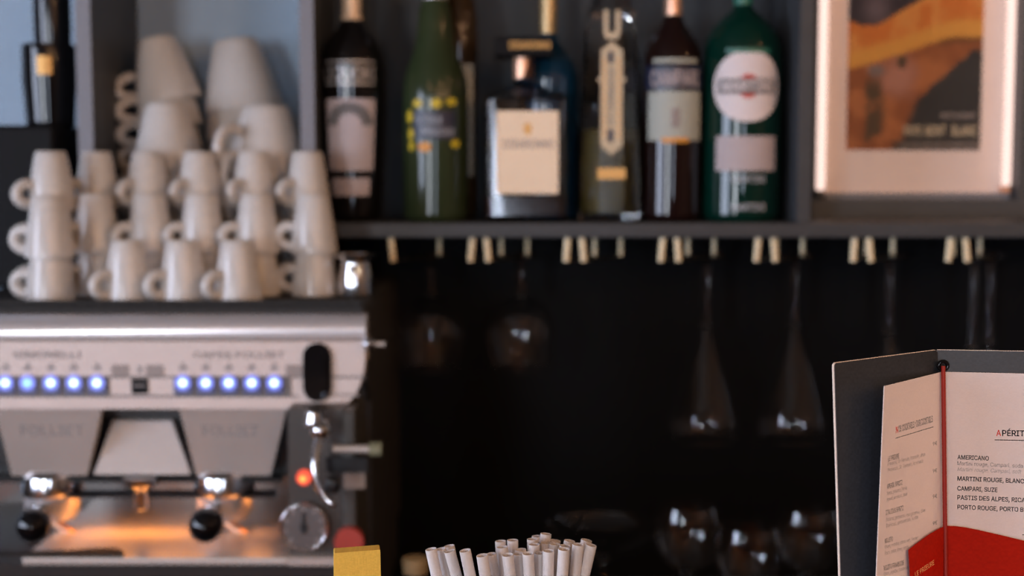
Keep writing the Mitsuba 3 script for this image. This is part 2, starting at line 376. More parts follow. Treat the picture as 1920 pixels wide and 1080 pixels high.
hanging_glass(1490, 1.785, 0.036, big, 480, 'tall flared wine glass hanging upside down just left above the menu')
tall = [(v + 12, hw) for v, hw in big]
hanging_glass(1668, 1.785, 0.036, tall, 480, 'hanging wine glass whose stem ends behind the menu spine corner')
hanging_glass(1826, 1.77, 0.034, [(v + 40, hw * 0.8) for v, hw in big], 480, 'front one of the two hanging glasses above the menu heading')
hanging_glass(1857, 1.82, 0.022, [(v + 30, hw * 0.45) for v, hw in big], 480, 'rear narrow one of the two hanging glasses above the menu heading')

# ------------------------------------------------------------------ bottles
YBT = 1.765
def prof_px(cx, Y, rows):
    return [(hw * sc(v, Y), zv(v, Y)) for v, hw in rows]
def bottle_body(t, cx, Y, rows, m, part='glass', n=48):
    """rows: [(v, half width)] from the neck down; the base is set on the shelf"""
    x = xv(cx, 250, Y)
    pts = prof_px(cx, Y, rows)
    r0 = pts[-1][0]
    pts = [(0, pts[0][1])] + pts[:-1] + [(r0, ZS + 0.006), (r0 - 0.004, ZS + 0.0005), (0, ZS + 0.0005)]
    add(t, part, lathe(pts, x, Y, 0, n), m, 35)
    return x
def lab(t, x, Y, R, v0, v1, hw, m, part='label', taper=0, off=0.0004, label=None, corner=2.0):
    """paper label wrapped round a bottle: rows v0..v1, half width hw in pixels of arc"""
    s = sc((v0 + v1) / 2, Y); za, zb = zv(v0, Y), zv(v1, Y)
    r = min(corner, 0.3 * abs(v1 - v0)) * s
    p = Polygon([(-hw * s, za), (hw * s, za), ((hw - taper) * s, zb), (-(hw - taper) * s, zb)]).buffer(-r).buffer(r, quad_segs=4)
    Rf = (lambda z: R(z) + off) if callable(R) else R + off
    return add(t, part, bend(poly_mesh(p, 0.0003), x, Y, Rf), m, 30, label)
def bshape(t, x, Y, R, poly, m, part, off=0.0008, label=None):
    Rf = (lambda z: R(z) + off) if callable(R) else R + off
    return add(t, part, bend(poly_mesh(poly, 0.0002), x, Y, Rf, fine=0.003), m, 30, label)
def btext(t, x, Y, R, text, v, cap, width, m, du=0, off=0.0008, bold=True, slant=0.0):
    s = sc(v, Y)
    mm = flat_text(text, cap * s, 0.0002, bold, width * s, slant)
    mm.apply_translation([du * s, zv(v, Y), 0])
    Rf = (lambda z: R(z) + off) if callable(R) else R + off
    return add(t, 'lettering', bend(mm, x, Y, Rf, fine=0.004), m, False)

# 1 black liqueur bottle
t = thing('bottle', 'black liqueur bottle with a tapered pinkish label, first from the left on the shelf', 'bottle')
rows = [(-60, 15), (-40, 17), (-10, 16), (38, 19), (55, 28), (75, 46), (100, 57), (125, 60), (200, 58), (330, 53), (400, 50), (414, 49)]
x = bottle_body(t, 662, YBT, rows, BOTTLE_BLACK)
_p = prof_px(662, YBT, rows); _z = np.array([q[1] for q in _p])[::-1]; _r = np.array([q[0] for q in _p])[::-1]
R1 = lambda z: np.interp(z, _z, _r)
add(t, 'foil', lathe([(17.5 * sc(0, YBT), zv(-60, YBT)), (18.5 * sc(0, YBT), zv(-20, YBT)), (18 * sc(0, YBT), zv(20, YBT)), (20.5 * sc(0, YBT), zv(38, YBT)), (19 * sc(0, YBT), zv(40, YBT))], x, YBT, 0, 32), FOIL, 40, 'cream foil on the neck')
btext(t, x, YBT, R1, 'LIQUORI', 152, 22, 108, SILVERY, -1)
lab(t, x, YBT, R1, 117, 121, 52, SILVERY, 'print_line'); lab(t, x, YBT, R1, 158, 162, 52, SILVERY, 'print_line')
lab(t, x, YBT, R1, 187, 320, 52, LBL_PINK, taper=7, label='pinkish paper label', corner=5)
s = sc(215, YBT)
zc_ = zv(238, YBT)
arch = Polygon([(46 * s * math.cos(q), zc_ + 44 * s * math.sin(q)) for q in np.linspace(0.05, math.pi - 0.05, 20)] + [(24 * s * math.cos(q), zc_ + 24 * s * math.sin(q)) for q in np.linspace(math.pi - 0.05, 0.05, 20)])
bshape(t, x, YBT, R1, arch.intersection(sbox(-60 * s, zc_, 60 * s, zc_ + 32 * s)).geoms[0] if hasattr(arch.intersection(sbox(-60 * s, zc_, 60 * s, zc_ + 32 * s)), 'geoms') else arch, INKSOFT, 'print')
_g = arch.intersection(sbox(-60 * s, zc_, 60 * s, zc_ + 32 * s))
if hasattr(_g, 'geoms') and len(_g.geoms) > 1: bshape(t, x, YBT, R1, _g.geoms[1], TAUPE, 'print')
lab(t, x, YBT, R1, 333, 366, 38, LBL_PINK, taper=2, corner=4)
# 2 lemon liqueur
t = thing('bottle', 'frosted green lemon liqueur bottle with dark blue label and lemons, second from the left', 'bottle')
rows = [(-20, 22), (0, 24), (20, 30), (50, 33), (80, 36), (105, 43), (130, 53), (155, 59), (190, 61), (300, 61), (400, 60), (414, 59)]
x = bottle_body(t, 817, YBT, rows, BOTTLE_OLIVE)
R2 = 61 * sc(250, YBT)
add(t, 'cap', lathe([(0, zv(-60, YBT)), (0.0165, zv(-60, YBT)), (0.0165, zv(-4, YBT)), (0.015, zv(4, YBT)), (0, zv(4, YBT))], x, YBT, 0, 32), SILVERY, 40)
lab(t, x, YBT, R2, 210, 262, 42, LBL_NAVY, label='dark blue label')
btext(t, x, YBT, R2, 'Villa', 233, 16, 50, GREENLOGO, -12, 0.0009, False, 0.15)
btext(t, x, YBT, R2, 'Massa', 254, 16, 62, GREENLOGO, 6, 0.0009, False, 0.15)
for du, v, ru, rv, m_ in ((-32, 196, 10, 8, LEMON), (4, 196, 10, 9, LEMON), (34, 193, 11, 7, LEMON), (-51, 220, 8, 12, LEMON), (-48, 252, 7, 11, LEMON), (-47, 274, 7, 9, LEMON), (-18, 276, 13, 9, ORANGE), (42, 270, 10, 8, LEMON)):
    s = sc(v, YBT)
    p = Polygon([(du * s + ru * s * math.cos(a), zv(v, YBT) + rv * s * math.sin(a)) for a in np.linspace(0, 2 * np.pi, 20)[:-1]])
    bshape(t, x, YBT, R2, p, m_, 'print_lemon')
# 2b brown bottle behind
YQ = 1.805
t = thing('bottle', 'dark brown bottle half hidden behind the frosted green lemon liqueur bottle', 'bottle')
x = bottle_body(t, 862, YQ, [(-90, 17), (-30, 20), (10, 30), (40, 34), (100, 34), (120, 33), (200, 33), (395, 33), (408, 32)], BOTTLE_BROWN)
lab(t, x, YQ, 33 * sc(160, YQ), 122, 330, 30, LBL_GREY)
# 3 square amaretto bottle
t = thing('bottle', 'square clear glass amaretto bottle with cream label and flat black square cap', 'bottle')
cx, Y3 = 985, 1.755
x = xv(cx, 290, Y3); w = 77 * sc(290, Y3); z_sh = zv(178, Y3)
def sq_ring(hw, d, r, z, n=6):
    p = rrect(2 * hw, 2 * d, r)
    c = np.array(p.exterior.coords)[:-1]
    return np.c_[c[:, 0], c[:, 1], np.full(len(c), z)]
def loft(rings, x, y):
    n = len(rings[0]); V = np.vstack(rings + [rings[0].mean(0)[None], rings[-1].mean(0)[None]]); f = []
    for i in range(len(rings) - 1):
        for j in range(n):
            k = (j + 1) % n
            f += [[i * n + j, i * n + k, (i + 1) * n + k], [i * n + j, (i + 1) * n + k, (i + 1) * n + j]]
    a = len(rings) * n
    for j in range(n):
        k = (j + 1) % n
        f += [[a, k, j], [a + 1, (len(rings) - 1) * n + j, (len(rings) - 1) * n + k]]
    m = trimesh.Trimesh(V, f, process=False)
    if m.volume < 0: m.invert()
    rot(m, TURN, [0, 0, 1]); m.apply_translation([x, y, 0]); return m
TURN = 0.037
dpt = w * 0.62
neck = 16 * sc(130, Y3)
outer = [sq_ring(w - 0.004, dpt - 0.004, 0.006, ZS + 0.0005), sq_ring(w, dpt, 0.009, ZS + 0.006), sq_ring(w, dpt, 0.009, z_sh - 0.004), sq_ring(w - 0.003, dpt - 0.003, 0.009, z_sh), sq_ring(w * 0.45, dpt * 0.5, 0.009, z_sh + 0.007), sq_ring(neck * 1.2, neck * 1.2, neck * 1.15, z_sh + 0.016), sq_ring(neck, neck, neck * 0.97, zv(110, Y3))]
add(t, 'glass', loft(outer, x, Y3), GLASS, 30, 'clear square glass body')
g = 0.005
air_low = zv(368, Y3)
inner = [sq_ring(w - g, dpt - g, 0.006, air_low + 0.0003), sq_ring(w - g, dpt - g, 0.006, z_sh - 0.007), sq_ring(w * 0.4, dpt * 0.42, 0.006, z_sh + 0.003)]
mm = loft(inner, x, Y3); mm.invert()
add(t, 'inner_wall', mm, GLASS, 30)
add(t, 'liquid', loft([sq_ring(w - g, dpt - g, 0.006, ZS + 0.008), sq_ring(w - g, dpt - g, 0.006, air_low)], x, Y3), LIQ_AMBER, 30, 'dark amber liqueur')
s = sc(290, Y3); yl = Y3 - dpt
spin = lambda q: rot(q, TURN, [0, 0, 1], (x, Y3, 0))
add(t, 'label', spin(to_front(poly_mesh(rrect(114 * s, 152 * s, 2 * s), 0.0004), x + 2 * s, zv(286, Y3), yl - 0.0002)), LBL_CREAM, 30, 'cream paper label')
add(t, 'lettering', spin(to_front(flat_text('DISARONNO', 15 * s, 0.0002, True, 96 * s), x + 4 * s, zv(278, Y3), yl - 0.0007)), TAUPE, False)
add(t, 'emblem', spin(to_front(poly_mesh(Polygon([(0, 13 * s), (8 * s, 6 * s), (7 * s, -6 * s), (0, -12 * s), (-7 * s, -6 * s), (-8 * s, 6 * s)]), 0.0002), x + 2 * s, zv(243, Y3), yl - 0.0007)), GOLDPRINT, False)
s = sc(90, Y3)
add(t, 'neck_foil', lathe([(18 * s, zv(108, Y3)), (18.5 * s, zv(125, Y3)), (18 * s, zv(147, Y3)), (16 * s, zv(149, Y3))], x - 4 * s, Y3, 0, 32), COPPER, 40, 'copper foil on the neck')
cap = rbox(x - 58 * s, x + 50 * s, Y3 - 0.032, Y3 + 0.032, zv(108, Y3), zv(73, Y3), 0.002)
add(t, 'cap', cap, MATTE, 30, 'flat black square cap')
add(t, 'cap_lettering', to_front(flat_text('DISARONNO', 13 * s, 0.0003, True, 76 * s), x + 8 * s, zv(95, Y3), Y3 - 0.0321), GOLDPRINT, False)
# 3b blue bottle behind
t = thing('bottle', 'dark blue bottle with gold neck foil behind the square amaretto bottle', 'bottle')
x = bottle_body(t, 1028, YQ + 0.002, [(-80, 13), (60, 14), (80, 20), (100, 36), (125, 52), (150, 56), (390, 56), (408, 55)], BOTTLE_BLUE)
add(t, 'foil', lathe([(15.5 * sc(0, YQ), zv(-80, YQ)), (15.5 * sc(0, YQ), zv(63, YQ)), (13 * sc(0, YQ), zv(66, YQ))], x, YQ + 0.002, 0, 32), GOLDFOIL, 40, 'gold foil on the neck')
TURN = 0.0
# 4 eight-sided elderflower bottle
t = thing('bottle', 'clear faceted liqueur bottle with a long narrow upright tan label', 'bottle')
cx, Y4 = 1143, 1.765
x = xv(cx, 250, Y4); s = sc(250, Y4)
def oct_ring(hw, z, fw=0.46):
    a = hw * fw; h2 = hw * 0.9; a2 = h2 * fw
    c = np.array([(-a, -h2), (a, -h2), (hw, -a2), (hw, a2), (a, h2), (-a, h2), (-hw, a2), (-hw, -a2)])
    return np.c_[c, np.full(8, z)]
W4 = 58 * s
outer = [oct_ring(W4 * 0.98, ZS + 0.0005), oct_ring(W4, ZS + 0.004), oct_ring(W4, zv(330, Y4)), oct_ring(W4 * 0.953, zv(240, Y4)), oct_ring(W4 * 0.907, zv(150, Y4)), oct_ring(W4 * 0.86, zv(60, Y4)), oct_ring(W4 * 0.7, zv(20, Y4)), oct_ring(W4 * 0.4, zv(-20, Y4)), oct_ring(W4 * 0.33, zv(-70, Y4))]
add(t, 'glass', loft(outer, x, Y4), GLASS, False, 'clear faceted glass')
g = 0.0045
inner = [oct_ring(W4 * 0.953 - g, zv(242, Y4)), oct_ring(W4 * 0.907 - g, zv(150, Y4)), oct_ring(W4 * 0.86 - g, zv(60, Y4)), oct_ring(W4 * 0.6 - g, zv(28, Y4))]
mm = loft(inner, x, Y4); mm.invert(); add(t, 'inner_wall', mm, GLASS, False)
add(t, 'liquid', loft([oct_ring(W4 - g, zv(398, Y4)), oct_ring(W4 - g, zv(330, Y4)), oct_ring(W4 * 0.953 - g, zv(243, Y4))], x, Y4), LIQ_GOLD, False, 'golden liqueur')
def panel4(m, u, v):       # flat print on the leaning front facet
    vv = m.vertices.copy()
    zs = zv(v, Y4) + vv[:, 1]
    rowz = np.array([zv(330, Y4), zv(60, Y4)]); hw = W4 * 0.9 * np.array([1.0, 0.86])
    yy = Y4 - np.interp(zs, rowz, hw) - 0.0006 - vv[:, 2]
    m.vertices = np.c_[x + (u - cx) * s + vv[:, 0], yy, zs]
    if m.volume < 0: m.invert()
    return m
hexa = Polygon([(0, 104 * s), (20 * s, 88 * s), (20 * s, -86 * s), (0, -104 * s), (-20 * s, -86 * s), (-20 * s, 88 * s)])
add(t, 'label', panel4(poly_mesh(hexa, 0.0005), cx, 187), LBL_TAN, False, 'long tan label with pointed ends')
def rect(w_, h_): return sbox(-w_ / 2, -h_ / 2, w_ / 2, h_ / 2)
add(t, 'print', panel4(poly_mesh(rrect(11 * s, 22 * s, 4 * s), 0.0008), cx - 2, 111), LBL_NAVY, False)
add(t, 'print', panel4(poly_mesh(rrect(11 * s, 24 * s, 4 * s), 0.0008), cx - 2, 255), LBL_NAVY, False)
for du in (-13, 13): add(t, 'print', panel4(poly_mesh(rect(2.5 * s, 150 * s), 0.0008), cx + du, 187), GOLDPRINT, False)
mm = flat_text('ST·GERMAIN', 9 * s, 0.0008, True, 104 * s)
vv = mm.vertices.copy(); mm.vertices = np.c_[4.5 * s - vv[:, 1], vv[:, 0], vv[:, 2]]
add(t, 'lettering', panel4(mm, cx - 1, 183), INKSOFT, False)
for du in (-11, 11): add(t, 'top_label', panel4(poly_mesh(rrect(9 * s, 44 * s, 3 * s), 0.0005), cx + du, 46), LBL_TAN, False)
add(t, 'top_label', panel4(poly_mesh(rrect(26 * s, 12 * s, 5 * s), 0.0006), cx, 71), LBL_TAN, False)
add(t, 'wings', panel4(poly_mesh(rrect(52 * s, 8 * s, 3 * s), 0.0004), cx, 152), LBL_TAN, False)
add(t, 'band', panel4(poly_mesh(rrect(52 * s, 20 * s, 2 * s), 0.0005), cx, 325), GOLDPRINT, False, 'gold band')
add(t, 'cap', lathe([(0, zv(-130, Y4)), (0.014, zv(-130, Y4)), (0.014, zv(-70, Y4)), (0, zv(-70, Y4))], x, Y4, 0, 24), BLACK)
# 5 bitter aperitif
t = thing('bottle', 'dark red bitter aperitif bottle with grey cream label and navy lettered band', 'bottle')
rows = [(-70, 13), (-5, 14), (28, 15), (45, 22), (65, 36), (85, 47), (105, 53), (130, 55), (250, 55), (400, 54), (414, 53)]
x = bottle_body(t, 1260, YBT, rows, BOTTLE_RED)
R5 = 55 * sc(250, YBT)
add(t, 'foil', lathe([(14.5 * sc(0, YBT), zv(-70, YBT)), (15.5 * sc(0, YBT), zv(-6, YBT)), (16.3 * sc(0, YBT), zv(28, YBT)), (14.5 * sc(0, YBT), zv(31, YBT))], x, YBT, 0, 32), COPPER, 40, 'copper foil on the neck')
R5f = lambda z: np.interp(z, [zv(130, YBT), zv(105, YBT), zv(85, YBT)], [55 * sc(130, YBT), 53 * sc(105, YBT), 47 * sc(85, YBT)])
lab(t, x, YBT, R5f, 113, 121, 46, LBL_GREY, 'print_line')
lab(t, x, YBT, R5, 126, 170, 66, LBL_NAVY, 'band', label='navy band')
btext(t, x, YBT, R5, 'CAMPARI', 163, 27, 100, LBL_PINK)
lab(t, x, YBT, R5, 173, 264, 57, LBL_GREY, label='greyish cream label')
lab(t, x, YBT, R5, 259, 268, 26, ORANGE, 'print', off=0.0009)
lab(t, x, YBT, R5, 205, 240, 8, TAUPE, 'print', off=0.0009)
# 6 vermouth
t = thing('bottle', 'green vermouth bottle with a big round white label and red disc', 'bottle')
rows = [(-60, 13), (8, 14), (22, 24), (38, 42), (55, 58), (75, 68), (95, 72), (130, 73), (300, 73), (400, 72), (414, 70)]
x = bottle_body(t, 1390, YBT, rows, BOTTLE_GREEN)
R6 = 73 * sc(250, YBT)
add(t, 'cap', lathe([(0, zv(-80, YBT)), (0.0105, zv(-80, YBT)), (0.0112, zv(10, YBT)), (0, zv(12, YBT))], x, YBT, 0, 32), LBL_TEAL, 40, 'green cap')
s = sc(165, YBT)
ell = lambda a, b, n=40: Polygon([(a * s * math.cos(q), zv(165, YBT) + b * s * math.sin(q)) for q in np.linspace(0, 2 * np.pi, n + 1)[:-1]])
asx = lambda hw: 73 * math.asin(min(hw / 73.0, 0.99))
bshape(t, x, YBT, R6, ell(asx(59), 65), LBL_WHITE, 'label', 0.0004, 'big round white label')
bshape(t, x, YBT, R6, ell(20, 22, 28), REDINK, 'print_disc', 0.0008, 'red disc')
p = sbox(-58 * s, zv(179, YBT), 58 * s, zv(151, YBT))
bshape(t, x, YBT, R6, p, INKSOFT, 'band', 0.0011, 'grey band across the round label')
btext(t, x, YBT, R6, 'MARTINI', 174, 19, 100, LBL_WHITE, 0, 0.0015)
lab(t, x, YBT, R6, 256, 320, asx(54), LBL_PINK, label='pinkish rectangular label')
lab(t, x, YBT, R6, 96, 104, asx(40), LBL_TEAL, 'print_line')
for v in (341, 392): btext(t, x, YBT, R6, 'MARTINI', v, 12, 64, GREENLOGO, 4, 0.0004)

# ------------------------------------------------------------------ illuminated poster
YM = 1.88
poster = thing('illuminated_poster', 'orange mountain poster with pinkish white border lit by glowing side tubes', 'poster')
def px_box(u0, u1, v0, v1, y0, y1, vr=200):
    return bx(xv(u0, vr, y0), xv(u1, vr, y0), y0, y1, zv(v1, y0), zv(v0, y0))
add(poster, 'frame', px_box(1526, 1990, -330, 408, YM + 0.006, YM + 0.018), FRAMEGREY, False)
add(poster, 'bottom_rail', px_box(1526, 1990, 374, 409, YM - 0.03, YM + 0.006), FRAMEGREY, False)
add(poster, 'ledge', px_box(1550, 1898, 362, 374, YM - 0.012, YM + 0.006), SHELF_LIGHT, False, 'grey ledge under the border')
add(poster, 'side_rail', px_box(1914, 1945, -330, 374, YM - 0.03, YM + 0.006), FRAMEGREY, False)
add(poster, 'border', px_box(1534, 1914, -330, 364, YM + 0.002, YM + 0.006), MATBOARD, False, 'pinkish white border')
px0, px1 = xv(1590, 140, YM), xv(1841, 140, YM)
pz0, pz1 = zv(281, YM), zv(0, YM)
def poster_fn(p, n, uv):
    a = (p.x - px0) / (px1 - px0)                 # 0..1 left to right
    b = (pz1 - p.z) / (pz1 - pz0)                 # 0..1 from row 0 down to row 281
    w = fbm(a * 5, b * 6, 1.0, 4) - 0.5
    w2 = fbm(a * 14, b * 9, 5.0, 4) - 0.5
    col = mix((0.58, 0.17, 0.032), (0.66, 0.27, 0.065), smoothstep(-0.2, 0.2, w + w2))
    ridge = 0.14 + 0.03 * smoothstep(0.0, 0.12, a) - 0.52 * dr.maximum(a - 0.2, 0.0) + 0.02 * w2           # top of the orange band
    sky = mix((0.035, 0.028, 0.036), (0.13, 0.10, 0.115), smoothstep(0.16, 0.0, dr.sqrt(dr.square(a - 0.2) + dr.square(b - 0.06))))
    col = mix(sky, col, smoothstep(-0.012, 0.012, b - ridge))
    lowr = 0.47 - 0.28 * dr.minimum(a, 0.78) + 0.04 * w                            # yellow lower band
    band = smoothstep(0.10, 0.03, dr.abs(b - lowr + 0.05)) * smoothstep(0.0, 0.03, b - ridge)
    col = mix(col, (0.68, 0.33, 0.065), band * 0.85)
    under = smoothstep(-0.02, 0.02, b - lowr)
    rock = mix((0.27, 0.085, 0.030), (0.40, 0.14, 0.05), smoothstep(-0.15, 0.2, w + w2 * 0.7))
    pink = smoothstep(0.24, 0.04, dr.sqrt(dr.square((a - 0.38) * 1.0) + dr.square((b - 0.52) * 1.1)) + 0.12 * w2)
    rock = mix(rock, (0.42, 0.19, 0.13), pink)
    rock = mix(rock, (0.20, 0.155, 0.14), smoothstep(0.10, 0.02, dr.sqrt(dr.square(a - 0.21) + dr.square((b - 0.47) * 1.6))))
    rock = mix(rock, (0.09, 0.055, 0.03), smoothstep(0.09, 0.03, dr.abs(a - 0.2 - 0.05 * w2)) * smoothstep(0.45, 0.6, b) * smoothstep(1.0, 0.85, b + w))
    rock = mix(rock, (0.075, 0.05, 0.03), smoothstep(0.05, 0.02, dr.sqrt(dr.square(a - 0.40) + dr.square((b - 0.41) * 0.8))))
    rock = mix(rock, (0.13, 0.055, 0.02), smoothstep(0.06, 0.0, b - lowr) * smoothstep(0.55, 0.75, a))
    col = mix(col, rock, under)
    edge = 0.34 + 0.78 * dr.maximum(0.93 - a, 0.0) + 0.05 * w2                                         # dark rock, lower right
    dark = smoothstep(-0.02, 0.02, b - edge) * smoothstep(0.42, 0.50, a + 0.4 * (b - 0.8))
    col = mix(col, mix((0.028, 0.027, 0.027), (0.045, 0.043, 0.042), w + 0.5), dark)
    foot = smoothstep(0.93, 0.95, b) * smoothstep(0.32, 0.36, a)
    col = mix(col, (0.06, 0.045, 0.032), foot * 0.8)
    return col
PRINT = mat('poster_print', mikit.proc(poster_fn), 0.6, 0, 0.25)
add(poster, 'print', bx(px0, px1, YM, YM + 0.002, pz0, zv(-330, YM)), PRINT, False, 'printed orange mountain landscape')
s = sc(240, YM)
for text, u, v, cap, wd, m_ in (('RESTAURANT', 1797, 222, 10, 66, TAUPE), ('PAYS', 1711, 254, 18, 32, LBL_TAN), ('MONT', 1754, 254, 18, 38, LBL_TAN), ('BLANC', 1808, 254, 18, 46, LBL_TAN), ('LA VALLEE DE CHAMONIX', 1762, 275, 8, 150, TAUPE)):
    add(poster, 'lettering', to_front(flat_text(text, cap * s, 0.0003, True, wd * s), xv(u, v, YM), zv(v, YM), YM - 0.0002), m_, False)
for u, vb, part in ((1541, 357, 'tube'), (1891, 349, 'tube')):
    Yt = YM - 0.014
    xt = xv(u, 200, Yt); r = 8.6 * sc(200, Yt)
    k = add(poster, part, lathe([(0, zv(vb, Yt)), (r * 0.8, zv(vb, Yt) + 0.0005), (r, zv(vb, Yt) + 0.003), (r, zv(-300, Yt)), (0, zv(-300, Yt))], xt, Yt, 0, 24), BLACK, 40, 'glowing light tube', emitter=area(TUBE, 0.7))
    add(poster, 'tube_clip', bx(xt - 0.004, xt + 0.004, Yt - 0.003, YM + 0.003, zv(vb + 12, Yt), zv(vb + 1, Yt)), COPPER if u > 1700 else FRAMEGREY, False)
Yt = YM - 0.03
m = px_box(1560, 1880, -300, -285, Yt - 0.008, Yt + 0.008)
add(poster, 'added_top_light', m, BLACK, False, emitter=area([12.5, 8.6, 6.8], 1.0))  # added unseen light that brightens the poster border

# ------------------------------------------------------------------ coffee machine
YF = 1.45
DECK = zv(565, 1.535)
cm = thing('espresso_machine', 'pearl and steel two group espresso machine with glowing blue buttons', 'coffee machine')
UL = -150
def mx(u, v=700, Y=YF): return xv(u, v, Y)
XR_M = mx(684)
body_l = mx(UL)
add(cm, 'body', bx(body_l, XR_M - 0.004, YF + 0.04, 1.895, zv(780, YF + 0.04), DECK - 0.012), SIDE, False)
add(cm, 'side_panel', prism_yz([(YF + 0.02, zv(640, YF)), (YF + 0.05, DECK - 0.004), (1.895, DECK - 0.004), (1.895, 1.03), (YF + 0.06, 1.03), (YF + 0.06, zv(770, YF)), (YF + 0.02, zv(720, YF))], XR_M - 0.004, XR_M), SIDE, 30, 'dark grey side panel')
add(cm, 'cup_tray', bx(body_l, XR_M - 0.004, YF + 0.026, 1.895, DECK - 0.012, DECK), RUBBER, False, 'dark cup warming tray')
# steel top trim: convex strip
z_a, z_b = zv(637, YF), zv(588, YF + 0.018)
prof = [(YF + 0.0005, z_a), (YF - 0.001, z_a + (z_b - z_a) * 0.3), (YF + 0.001, z_a + (z_b - z_a) * 0.6), (YF + 0.005, z_a + (z_b - z_a) * 0.8), (YF + 0.011, z_a + (z_b - z_a) * 0.94), (YF + 0.018, z_b), (YF + 0.030, z_b - 0.001), (YF + 0.030, z_a)]
add(cm, 'top_trim', prism_yz(prof, body_l, mx(686)), STEEL, 40, 'brushed steel trim below the cups')
add(cm, 'cup_rail', tube([(body_l, YF + 0.03, DECK + 0.004), (0.5 * (body_l + XR_M), YF + 0.03, DECK + 0.004), (XR_M - 0.006, YF + 0.03, DECK + 0.004)], 0.0028, 10), RUBBER, 40)
pan = Polygon([(mx(u, v), zv(v, YF)) for u, v in ((UL, 640), (684, 640), (684, 680), (681, 700), (674, 724), (662, 745), (650, 758), (640, 767), (UL, 767))])
front_panel = add(cm, 'front_panel', prism_xz(pan, YF, YF + 0.04), PEARL, 30, 'pearl white front panel')
def plate(part, u0, u1, v0, v1, d, m, r=1.0, label=None, parent=None, Y=YF):
    s_ = sc((v0 + v1) / 2, Y)
    p = rrect((u1 - u0) * s_, zv(v0, Y) - zv(v1, Y), r * s_)
    return add(parent or cm, part, to_front(poly_mesh(p, d), mx((u0 + u1) / 2, (v0 + v1) / 2, Y), (zv(v0, Y) + zv(v1, Y)) / 2, Y), m, 30, label)
def ptext(text, u0, u1, v, cap, m, Y=YF, parent=None, bold=True, off=0.0):
    s_ = sc(v, Y)
    return add(parent or cm, 'lettering', to_front(flat_text(text, cap * s_, 0.0003, bold, (u1 - u0) * s_), mx((u0 + u1) / 2, v, Y), zv(v, Y), Y - off), m, False)
ptext('SIMONELLI', 24, 154, 671, 12, INKSOFT)
ptext('CAFES FOLLIET', 363, 534, 671, 11, INKSOFT)
plate('groove', UL, 560, 741, 745, 0.0004, INKSOFT, 0.2)
for u0, u1 in ((-60, 206), (328, 546)):
    strip = plate('button_strip', u0, u1, 705, 741, 0.001, INKSOFT, 2, 'dark strip behind the buttons')
for k, u in enumerate((12, 53, 97, 140, 183, 344, 387, 430, 473, 515)):
    b = plate('button', u - 17, u + 17, 706, 738, 0.003, BUTTON, 5, 'blue lit button')
    s_ = sc(717, YF)
    ring = Point(0, 0).buffer(14.5 * s_, quad_segs=8)
    add(b, 'glow_ring', to_front(poly_mesh(ring, 0.0004), mx(u, 717), zv(717, YF), YF - 0.003), BUTTON, 30, emitter=area([0.22, 0.27, 1.05], 0.0))
    add(b, 'lamp', to_front(poly_mesh(Point(0, 0).buffer(6.8 * s_, quad_segs=8), 0.0006), mx(u, 717), zv(717, YF), YF - 0.0034), BUTTON, 30, 'glowing bluish white lamp', emitter=area([1.7, 2.5, 3.6] if k != 1 else [0.5, 1.2, 2.2], 0.0))
    plate('icon', u - 9, u + 7, 686, 694, 0.0003, INKLIGHT, 3); plate('icon', u - 4, u + 3, 680, 684, 0.0003, INKLIGHT, 1)
for u in (226, 291, 553): plate('key', u - 17, u + 16, 684, 706, 0.0008, TAUPE, 1)
plate('groove', 205, 330, 705, 709, 0.0005, INKSOFT, 0.2)
plate('groove', 545, 684, 705, 709, 0.0005, INKSOFT, 0.2)
plate('groove', 610, 672, 738, 743, 0.0005, TAUPE, 0.2)
dsp = plate('display', 247, 278, 710, 738, 0.0015, MATTE, 1, 'small dark display')
plate('icon', 252, 273, 721, 724, 0.0019, INKLIGHT, 0.2); plate('icon', 258, 267, 686, 700, 0.0003, INKLIGHT, 2)
plate('switch_recess', 569, 622, 642, 752, 0.004, BLACKGLOSS, 26, 'black oval switch')
plate('switch', 579, 612, 662, 734, 0.007, BLACKGLOSS, 16)
# group covers, sloping back
def slab(c, back=0.02):
    """slab with four front corners c (TL, TR, BR, BL), thickness to the back"""
    c = np.array(c); b = c + np.array([0, back, 0]); V = np.vstack([c, b])
    f = [[0, 1, 2], [0, 2, 3], [4, 6, 5], [4, 7, 6]]
    for i in range(4):
        j = (i + 1) % 4; f += [[i, i + 4, j + 4], [i, j + 4, j]]
    m = trimesh.Trimesh(V, f, process=False)
    m.fix_normals(); return m
YT, YBm = YF + 0.006, YF + 0.03
for (a, b_, c, d), txt in (((-10, 190, 163, 22), (30, 150)), ((336, 537, 507, 368), (375, 480))):
    cov = add(cm, 'group_cover', slab([P(a, 767, YT), P(b_, 767, YT), P(c, 892, YBm), P(d, 892, YBm)], 0.012), SATIN, False, 'steel cover above the brewing group')
    mm = flat_text('FOLLIET', 20 * sc(815, YF), 0.0003, True, (txt[1] - txt[0]) * sc(815, YF))
    v_ = mm.vertices.copy()
    zz = zv(822, YF) + v_[:, 1]
    zt, zb2 = zv(767, YT), zv(892, YBm)
    yy = YT + (zt - zz) / (zt - zb2) * (YBm - YT)
    mm.vertices = np.c_[mx(sum(txt) / 2, 815) + v_[:, 0], yy - 0.0002 - v_[:, 2], zz]
    add(cov, 'lettering', mm, INKLIGHT, False)
